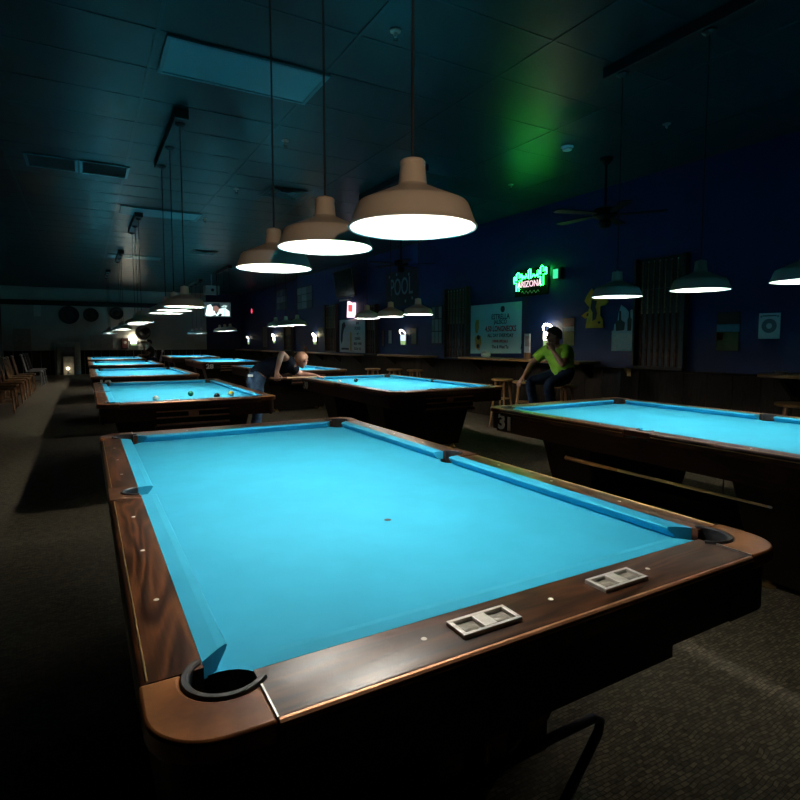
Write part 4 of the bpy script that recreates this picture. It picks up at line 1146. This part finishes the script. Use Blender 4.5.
bm = nb(); sphere(bm, (0, 0, -.02), .03, 14, 10); bmesh.ops.transform(bm, matrix=Q, verts=bm.verts); build('bulb', bm, emat('warm_bulb', (1, .7, .45), 3.0), t, smooth=180)
ld = bpy.data.lights.new('spot_beam', 'SPOT'); ld.energy = 110; ld.color = (1.0, .74, .52); ld.spot_size = math.radians(26); ld.spot_blend = .8; ld.shadow_soft_size = .03
lo = bpy.data.objects.new('spot_beam', ld); link(lo, t)
lo.location = Vector((0, .20, 0)) + aim * .10
lo.rotation_euler = (-aim).to_track_quat('Z', 'Y').to_euler()

# ------------------------------------------------------------------ people
def skin_mesh(name, nodes_, edges, mat, parent, levels=2):
    """grow one continuous surface round a skeleton; nodes_: list of (co, radius or (rx, ry)); first is the root"""
    me = bpy.data.meshes.new(name)
    me.from_pydata([n[0] for n in nodes_], edges, [])
    o = bpy.data.objects.new(name, me)
    COL.objects.link(o)
    md = o.modifiers.new('Skin', 'SKIN')
    md.use_smooth_shade = True
    sv = me.skin_vertices[0].data
    for i, nd in enumerate(nodes_):
        r = nd[1]
        sv[i].radius = (r, r) if not isinstance(r, tuple) else r
        sv[i].use_root = (i == 0)
    ss = o.modifiers.new('Sub', 'SUBSURF'); ss.levels = levels; ss.render_levels = levels
    dg = bpy.context.evaluated_depsgraph_get(); dg.update()
    m2 = bpy.data.meshes.new_from_object(o.evaluated_get(dg))
    bpy.data.objects.remove(o)
    m2.name = name
    m2.materials.clear(); m2.materials.append(mat)
    bm = nb(); bm.from_mesh(m2)
    bmesh.ops.delete(bm, geom=[v for v in bm.verts if not v.link_faces], context='VERTS')
    bm.to_mesh(m2); bm.free()
    m2.shade_smooth()
    o = bpy.data.objects.new(name, m2)
    return link(o, parent)

class Skel:
    def __init__(s): s.n, s.e, s.k = [], [], {}
    def add(s, key, co, r, parent=None):
        s.k[key] = len(s.n); s.n.append((Vector(co), r))
        if parent is not None: s.e.append((s.k[parent], s.k[key]))
    def hand(s, side, wrist, d, nrm, curl=.5, sc=1.0):
        """palm, four fingers of different length and a thumb leaving the side of the palm"""
        d = Vector(d).normalized(); nrm = Vector(nrm); nrm = (nrm - d * nrm.dot(d)).normalized()
        u = d.cross(nrm) * (1 if side == 'L' else -1)
        w = Vector(s.n[s.k[wrist]][0])
        pk = side + 'palm'
        s.add(pk, w + d * .05 * sc, (.034 * sc, .026 * sc), wrist)
        for i, (off, ln) in enumerate(((-.030, .068), (-.010, .078), (.010, .073), (.030, .058))):
            b = w + d * .088 * sc + u * off * sc
            k0 = '%sf%d' % (side, i)
            s.add(k0, b, .0098 * sc, pk)
            p = b
            ang = 0
            prev = k0
            for j in range(3):
                ang += curl
                p = p + (d * math.cos(ang) + nrm * math.sin(ang)) * ln * sc * (.42, .32, .26)[j]
                kk = '%s_%d' % (k0, j)
                s.add(kk, p, (.0092, .0085, .0072)[j] * sc, prev); prev = kk
        b = w + d * .035 * sc - u * .034 * sc
        s.add(side + 't0', b, .0125 * sc, pk)
        p = b + (d * .7 - u * .6 + nrm * .25).normalized() * .034 * sc
        s.add(side + 't1', p, .011 * sc, side + 't0')
        s.add(side + 't2', p + (d * .85 + nrm * .5 * curl).normalized() * .028 * sc, .009 * sc, side + 't1')

def head_parts(root, c, fwd, up, hair, hairmat, skinmat, sc=1.0, cap_r=.103):
    """eyes, hair on the head (child meshes)"""
    fwd = Vector(fwd).normalized(); up = Vector(up); up = (up - fwd * up.dot(fwd)).normalized()
    side = up.cross(fwd)
    c = Vector(c)
    for s in (-1, 1):
        bm = nb(); sphere(bm, c + fwd * .083 * sc + side * s * .032 * sc + up * .012 * sc, .010 * sc, 10, 8); build('eye', bm, EYE, root, smooth=180)
        bm = nb(); bar(bm, c + fwd * .091 * sc + side * s * .016 * sc + up * .034 * sc, c + fwd * .082 * sc + side * s * .048 * sc + up * .034 * sc, .010 * sc, .007 * sc); build('eyebrow', bm, hairmat, root)
    bm = nb(); bar(bm, c + fwd * .093 * sc - side * .022 * sc - up * .052 * sc, c + fwd * .093 * sc + side * .022 * sc - up * .052 * sc, .008 * sc, .010 * sc); build('mouth', bm, pmat('lip', (.35, .12, .10), .5), root)
    # hair cap: the part of an ellipsoid above and behind the face
    bm = nb()
    seg, rings = 28, 18
    M = Matrix.Identity(4)
    for i in range(3):
        M[i][0], M[i][1], M[i][2], M[i][3] = fwd[i], side[i], up[i], c[i]
    bmesh.ops.create_uvsphere(bm, u_segments=seg, v_segments=rings, radius=1)
    kill = [f for f in bm.faces if not (f.calc_center_median().z * 1.0 - f.calc_center_median().x * .75 > hair)]
    bmesh.ops.delete(bm, geom=kill, context='FACES')
    for v in bm.verts:
        v.co = Vector((v.co.x * cap_r * 1.03 - .006, v.co.y * cap_r * .86, v.co.z * cap_r * 1.10 + .016)) * sc
    bmesh.ops.solidify(bm, geom=bm.faces[:], thickness=.012 * sc)
    bmesh.ops.transform(bm, matrix=M, verts=bm.verts)
    build('hair', bm, hairmat, root, smooth=180)

def add_head(s, c, fwd, up, neck_key, sc=1.0):
    fwd = Vector(fwd).normalized(); up = Vector(up); up = (up - fwd * up.dot(fwd)).normalized()
    side = up.cross(fwd); c = Vector(c)
    s.add('skull', c + up * .022 * sc - fwd * .008 * sc, (.088 * sc, .096 * sc), neck_key)
    s.add('crown', c + up * .085 * sc - fwd * .01 * sc, .055 * sc, 'skull')
    s.add('face', c - up * .045 * sc + fwd * .036 * sc, (.060 * sc, .056 * sc), 'skull')
    s.add('chin', c - up * .088 * sc + fwd * .058 * sc, .026 * sc, 'face')
    s.add('nose0', c - up * .012 * sc + fwd * .080 * sc, .015 * sc, 'face')
    s.add('nose', c - up * .024 * sc + fwd * .106 * sc, .011 * sc, 'nose0')
    for q in (-1, 1):
        s.add('ear%d' % q, c + side * q * .078 * sc - fwd * .006 * sc, .016 * sc, 'skull')
        s.add('ear_tip%d' % q, c + side * q * .094 * sc - fwd * .016 * sc + up * .012 * sc, .017 * sc, 'ear%d' % q)

def body(name, J, skin, label, head_c, head_f, head_u, handL, handR, sc=1.0):
    root = empty(name, J['root'], 0, label, 'person')
    off = Vector(J['root'])
    s = Skel()
    V = lambda k: Vector(J[k]) - off
    s.add('pelvis', V('pelvis'), .125)
    s.add('belly', V('belly'), (.125, .125), 'pelvis')
    s.add('chest', V('chest'), (.135, .125), 'belly')
    s.add('neck', V('neck'), .06, 'chest')
    s.add('neck2', (V('neck') * .55 + (Vector(head_c) - off) * .45), .056, 'neck')
    add_head(s, Vector(head_c) - off, head_f, head_u, 'neck2', sc)
    for S in 'LR':
        s.add('sh' + S, V('sh' + S), .062, 'chest')
        s.add('el' + S, V('el' + S), .043, 'sh' + S)
        mid = (V('el' + S) * .6 + V('wr' + S) * .4)
        s.add('fa' + S, mid, .040, 'el' + S)
        s.add('wr' + S, V('wr' + S), .027, 'fa' + S)
        s.add('hip' + S, V('hip' + S), .088, 'pelvis')
        s.add('kn' + S, V('kn' + S), .058, 'hip' + S)
        s.add('ca' + S, V('kn' + S) * .65 + V('an' + S) * .35, .054, 'kn' + S)
        s.add('an' + S, V('an' + S), .036, 'ca' + S)
    s.hand('L', 'wrL', *handL); s.hand('R', 'wrR', *handR)
    root_body = skin_mesh('body', s.n, s.e, skin, root)
    return root, off, V, root_body

def clothes(root, V, J, shirt, pants, shoe, sleeve=.62, toe=None, bo=None):
    """garments follow the body: its own surface, set off along the normals with folds"""
    from mathutils import noise
    bones = [('pelvis', 'belly', .125), ('belly', 'chest', .13), ('chest', 'neck', .09), ('neck', 'head', .06)]
    for S in 'LR':
        bones += [('chest', 'sh' + S, .085), ('sh' + S, 'el' + S, .052), ('el' + S, 'wr' + S, .038), ('wr' + S, 'hd' + S, .03),
                  ('pelvis', 'hip' + S, .11), ('hip' + S, 'kn' + S, .075), ('kn' + S, 'an' + S, .05), ('an' + S, 'to' + S, .04)]
    P = {k: V(k) for k in J if k != 'root'}
    P['head'] = P['neck'] + (P['neck'] - P['chest']).normalized() * .25
    for S in 'LR':
        P['hd' + S] = P['wr' + S] + (P['wr' + S] - P['el' + S]).normalized() * .18
        P['to' + S] = P['an' + S] + Vector((0, 0, -.08))
    def where(c):
        best = None
        for a, b, r in bones:
            p, q = P[a], P[b]
            d = q - p
            t = max(0, min(1, (c - p).dot(d) / d.length_squared))
            dist = (c - (p + d * t)).length - r
            if best is None or dist < best[0]: best = (dist, a, b, t)
        return best[1:]
    def is_shirt(a, b, t):
        return (a, b) in (('belly', 'chest'),) or (a == 'pelvis' and b == 'belly' and t > .12) or (a == 'chest' and b != 'neck') or (a, b) == ('chest', 'neck') and t < .8 or (a[:2] == 'sh' and t < sleeve)
    def is_pants(a, b, t):
        return (a == 'pelvis' and (b != 'belly' or t < .55)) or a[:3] == 'hip' or (a[:2] == 'kn')
    for nm, test, off, mat in (('shirt', is_shirt, .022, shirt), ('jeans', is_pants, .014, pants)):
        bm = nb(); bm.from_mesh(bo.data)
        bmesh.ops.subdivide_edges(bm, edges=bm.edges[:], cuts=1, use_grid_fill=True)
        bm.normal_update()
        kill = [f for f in bm.faces if not test(*where(f.calc_center_median()))]
        bmesh.ops.delete(bm, geom=kill, context='FACES')
        left, best = set(bm.faces), []
        while left:
            st_, isl = [left.pop()], []
            while st_:
                f = st_.pop(); isl.append(f)
                for e in f.edges:
                    for g in e.link_faces:
                        if g in left: left.discard(g); st_.append(g)
            if len(isl) > len(best): best = isl
        keep = set(best)
        bmesh.ops.delete(bm, geom=[f for f in bm.faces if f not in keep], context='FACES')
        bmesh.ops.delete(bm, geom=[v for v in bm.verts if not v.link_faces], context='VERTS')
        nrm = {v: v.normal.copy() for v in bm.verts}
        for v in bm.verts:
            f = noise.noise(v.co * 14) * .007 + noise.noise(Vector((v.co.x * 9, v.co.y * 9, v.co.z * 30))) * .005
            v.co += nrm[v] * (off + f)
        for _ in range(2): bmesh.ops.smooth_vert(bm, verts=bm.verts[:], factor=.4, use_axis_x=True, use_axis_y=True, use_axis_z=True)
        build(nm, bm, mat, root, smooth=180)
    for S in 'LR':
        t = Vector(toe[S] if isinstance(toe, dict) else toe).normalized()
        a = V('an' + S); s = Skel()
        z = Vector((0, 0, -.045))
        s.add('h', a + z - t * .03, .042); s.add('m', a + z + t * .08, (.045, .034), 'h'); s.add('t', a + z + t * .19, (.042, .026), 'm')
        skin_mesh('shoe', s.n, s.e, shoe, root, 2)

# --- man in black leaning over the right-row table, cue in hand
J = dict(root=(1.72, 6.46, 0), pelvis=(1.73, 6.42, .86), belly=(1.88, 6.36, .985), chest=(2.09, 6.29, 1.045), neck=(2.235, 6.26, 1.06),
         shR=(2.10, 6.11, 1.085), elR=(1.985, 6.00, 1.20), wrR=(1.925, 6.035, .945),
         shL=(2.25, 6.42, .985), elL=(2.40, 6.50, .885), wrL=(2.565, 6.40, .865),
         hipR=(1.74, 6.33, .83), knR=(1.76, 6.35, .46), anR=(1.70, 6.36, .09), hipL=(1.74, 6.52, .83), knL=(1.84, 6.60, .46), anL=(1.82, 6.66, .09))
HC, HF, HU = (2.325, 6.225, 1.075), (.86, .36, -.30), (.35, .10, .90)
root, off, V, BO = body('person', J, SKIN, 'man in black shirt and jeans bending over the table to aim a cue', HC, HF, HU,
                    ((.95, .0, -.22), (0, 0, -1), .12, 1.0), ((.05, -.02, -1), (.3, .95, 0), .75, 1.0))
clothes(root, V, J, NAVYTEE, DENIM, SHOE, .45, (.9, .3, 0), BO)
head_parts(root, Vector(HC) - off, HF, HU, .1, HAIR_R, SKIN)
bm = nb(); M = frame_mtx((1.655 - off.x, 6.29 - off.y, .895), (.55, -.84, 0), (0, 0, 1)); prism(bm, [(-.04, -.015), (.04, -.015), (.04, .015), (-.04, .015)], -.001, .004, M); build('waist_label', bm, PAPER, root)
# the cue he holds
p0, p1 = Vector((1.925, 6.065, .868)), Vector((2.66, 6.385, .842))
d = (p1 - p0).normalized()
c = make_cue('pool_cue', p0 - d * .10, p1 + d * .10, CUEDARK, MAPLE, .28)
tag(c, 'pale cue held level by the man leaning over the table', 'cue')

# --- man in the green shirt sitting on a stool, chin on hand
J = dict(root=(5.30, 4.36, 0), pelvis=(5.29, 4.36, .905), belly=(5.25, 4.36, 1.02), chest=(5.17, 4.36, 1.17), neck=(5.14, 4.36, 1.28),
         shR=(5.12, 4.53, 1.22), elR=(4.97, 4.63, 1.04), wrR=(4.74, 4.52, .875),
         shL=(5.17, 4.19, 1.22), elL=(5.02, 4.11, 1.035), wrL=(5.005, 4.27, 1.22),
         hipR=(5.25, 4.47, .875), knR=(4.86, 4.53, .82), anR=(4.93, 4.50, .36), hipL=(5.25, 4.25, .875), knL=(4.90, 4.24, .80), anL=(5.02, 4.25, .36))
HC, HF, HU = (5.105, 4.37, 1.405), (-.80, .48, -.12), (-.05, 0, 1)
root, off, V, BO = body('person', J, SKIN2, 'man in lime green shirt sitting on a stool with chin on hand', HC, HF, HU,
                    ((-.15, .35, .75), (0, .6, .2), .5, 1.0), ((-.75, .0, -.65), (.3, 0, -1), .3, 1.0))
clothes(root, V, J, GREENTEE, DENIM_D, SHOE, .68, (-1, .1, -.1), BO)
head_parts(root, Vector(HC) - off, HF, HU, -.05, HAIR_B, SKIN2, 1.0, .106)

# --- dark figure far back
bx, by = 2.12, 22.6
J = dict(root=(bx, by, 0), pelvis=(bx, by, .62), belly=(bx - .03, by, .78), chest=(bx - .08, by, .97), neck=(bx - .12, by, 1.12),
         shR=(bx - .10, by + .17, 1.05), elR=(bx - .28, by + .20, .86), wrR=(bx - .34, by + .1, 1.06),
         shL=(bx - .10, by - .17, 1.05), elL=(bx - .24, by - .22, .82), wrL=(bx - .44, by - .1, .80),
         hipR=(bx - .03, by + .1, .60), knR=(bx - .45, by + .12, .56), anR=(bx - .42, by + .12, .10), hipL=(bx - .03, by - .1, .60), knL=(bx - .45, by - .12, .56), anL=(bx - .42, by - .12, .10))
HC, HF, HU = (bx - .16, by, 1.27), (-1, -.1, -.2), (0, 0, 1)
root, off, V, BO = body('person', J, SKIN, 'dark clothed person sitting far back beside the grey wall', HC, HF, HU, ((-.9, .3, .1), (0, 0, -1), .3, 1.0), ((.2, -.2, .8), (-.2, -.8, 0), .5, 1.0))
clothes(root, V, J, BLACKTEE, DENIM_D, SHOE, .6, (-1, 0, 0), BO)
head_parts(root, Vector(HC) - off, HF, HU, -.05, HAIR_B, SKIN, 1.0, .106)
o = copy_tree(ch2); o.location = (bx + .02, by, .01); o.rotation_euler = (0, 0, PI)
tag(o, 'dark grey chair the far seated person sits on', 'chair')

# ------------------------------------------------------------------ camera, world, colour
cam = bpy.data.cameras.new('camera')
co = bpy.data.objects.new('camera', cam); COL.objects.link(co)
cam.sensor_width = 36.0
cam.sensor_fit = 'HORIZONTAL'
cam.lens = 552.76 / 800 * 36.0
cam.shift_y = 18.6 / 800 * -1.0
yaw, pitch = 0.517, 0.07330
co.location = (-0.2056, -0.9246, 1.3478)
co.rotation_euler = (PI / 2 - pitch, 0, -yaw)
cam.clip_start = .02
scene.camera = co

w = bpy.data.worlds.new('world'); scene.world = w
w.use_nodes = True
w.node_tree.nodes['Background'].inputs['Color'].default_value = (0, 0, 0, 1)
w.node_tree.nodes['Background'].inputs['Strength'].default_value = 0
scene.view_settings.view_transform = 'Standard'
scene.view_settings.look = 'None'
scene.view_settings.gamma = 1
scene.view_settings.exposure = 0.0
scene.view_settings.use_curve_mapping = False
try:
    scene.cycles.use_denoising = True
    scene.cycles.max_bounces = 8
    scene.cycles.diffuse_bounces = 4
    scene.cycles.glossy_bounces = 3
    scene.cycles.caustics_reflective = False
    scene.cycles.caustics_refractive = False
    scene.cycles.sample_clamp_indirect = 30.0
except Exception:
    pass
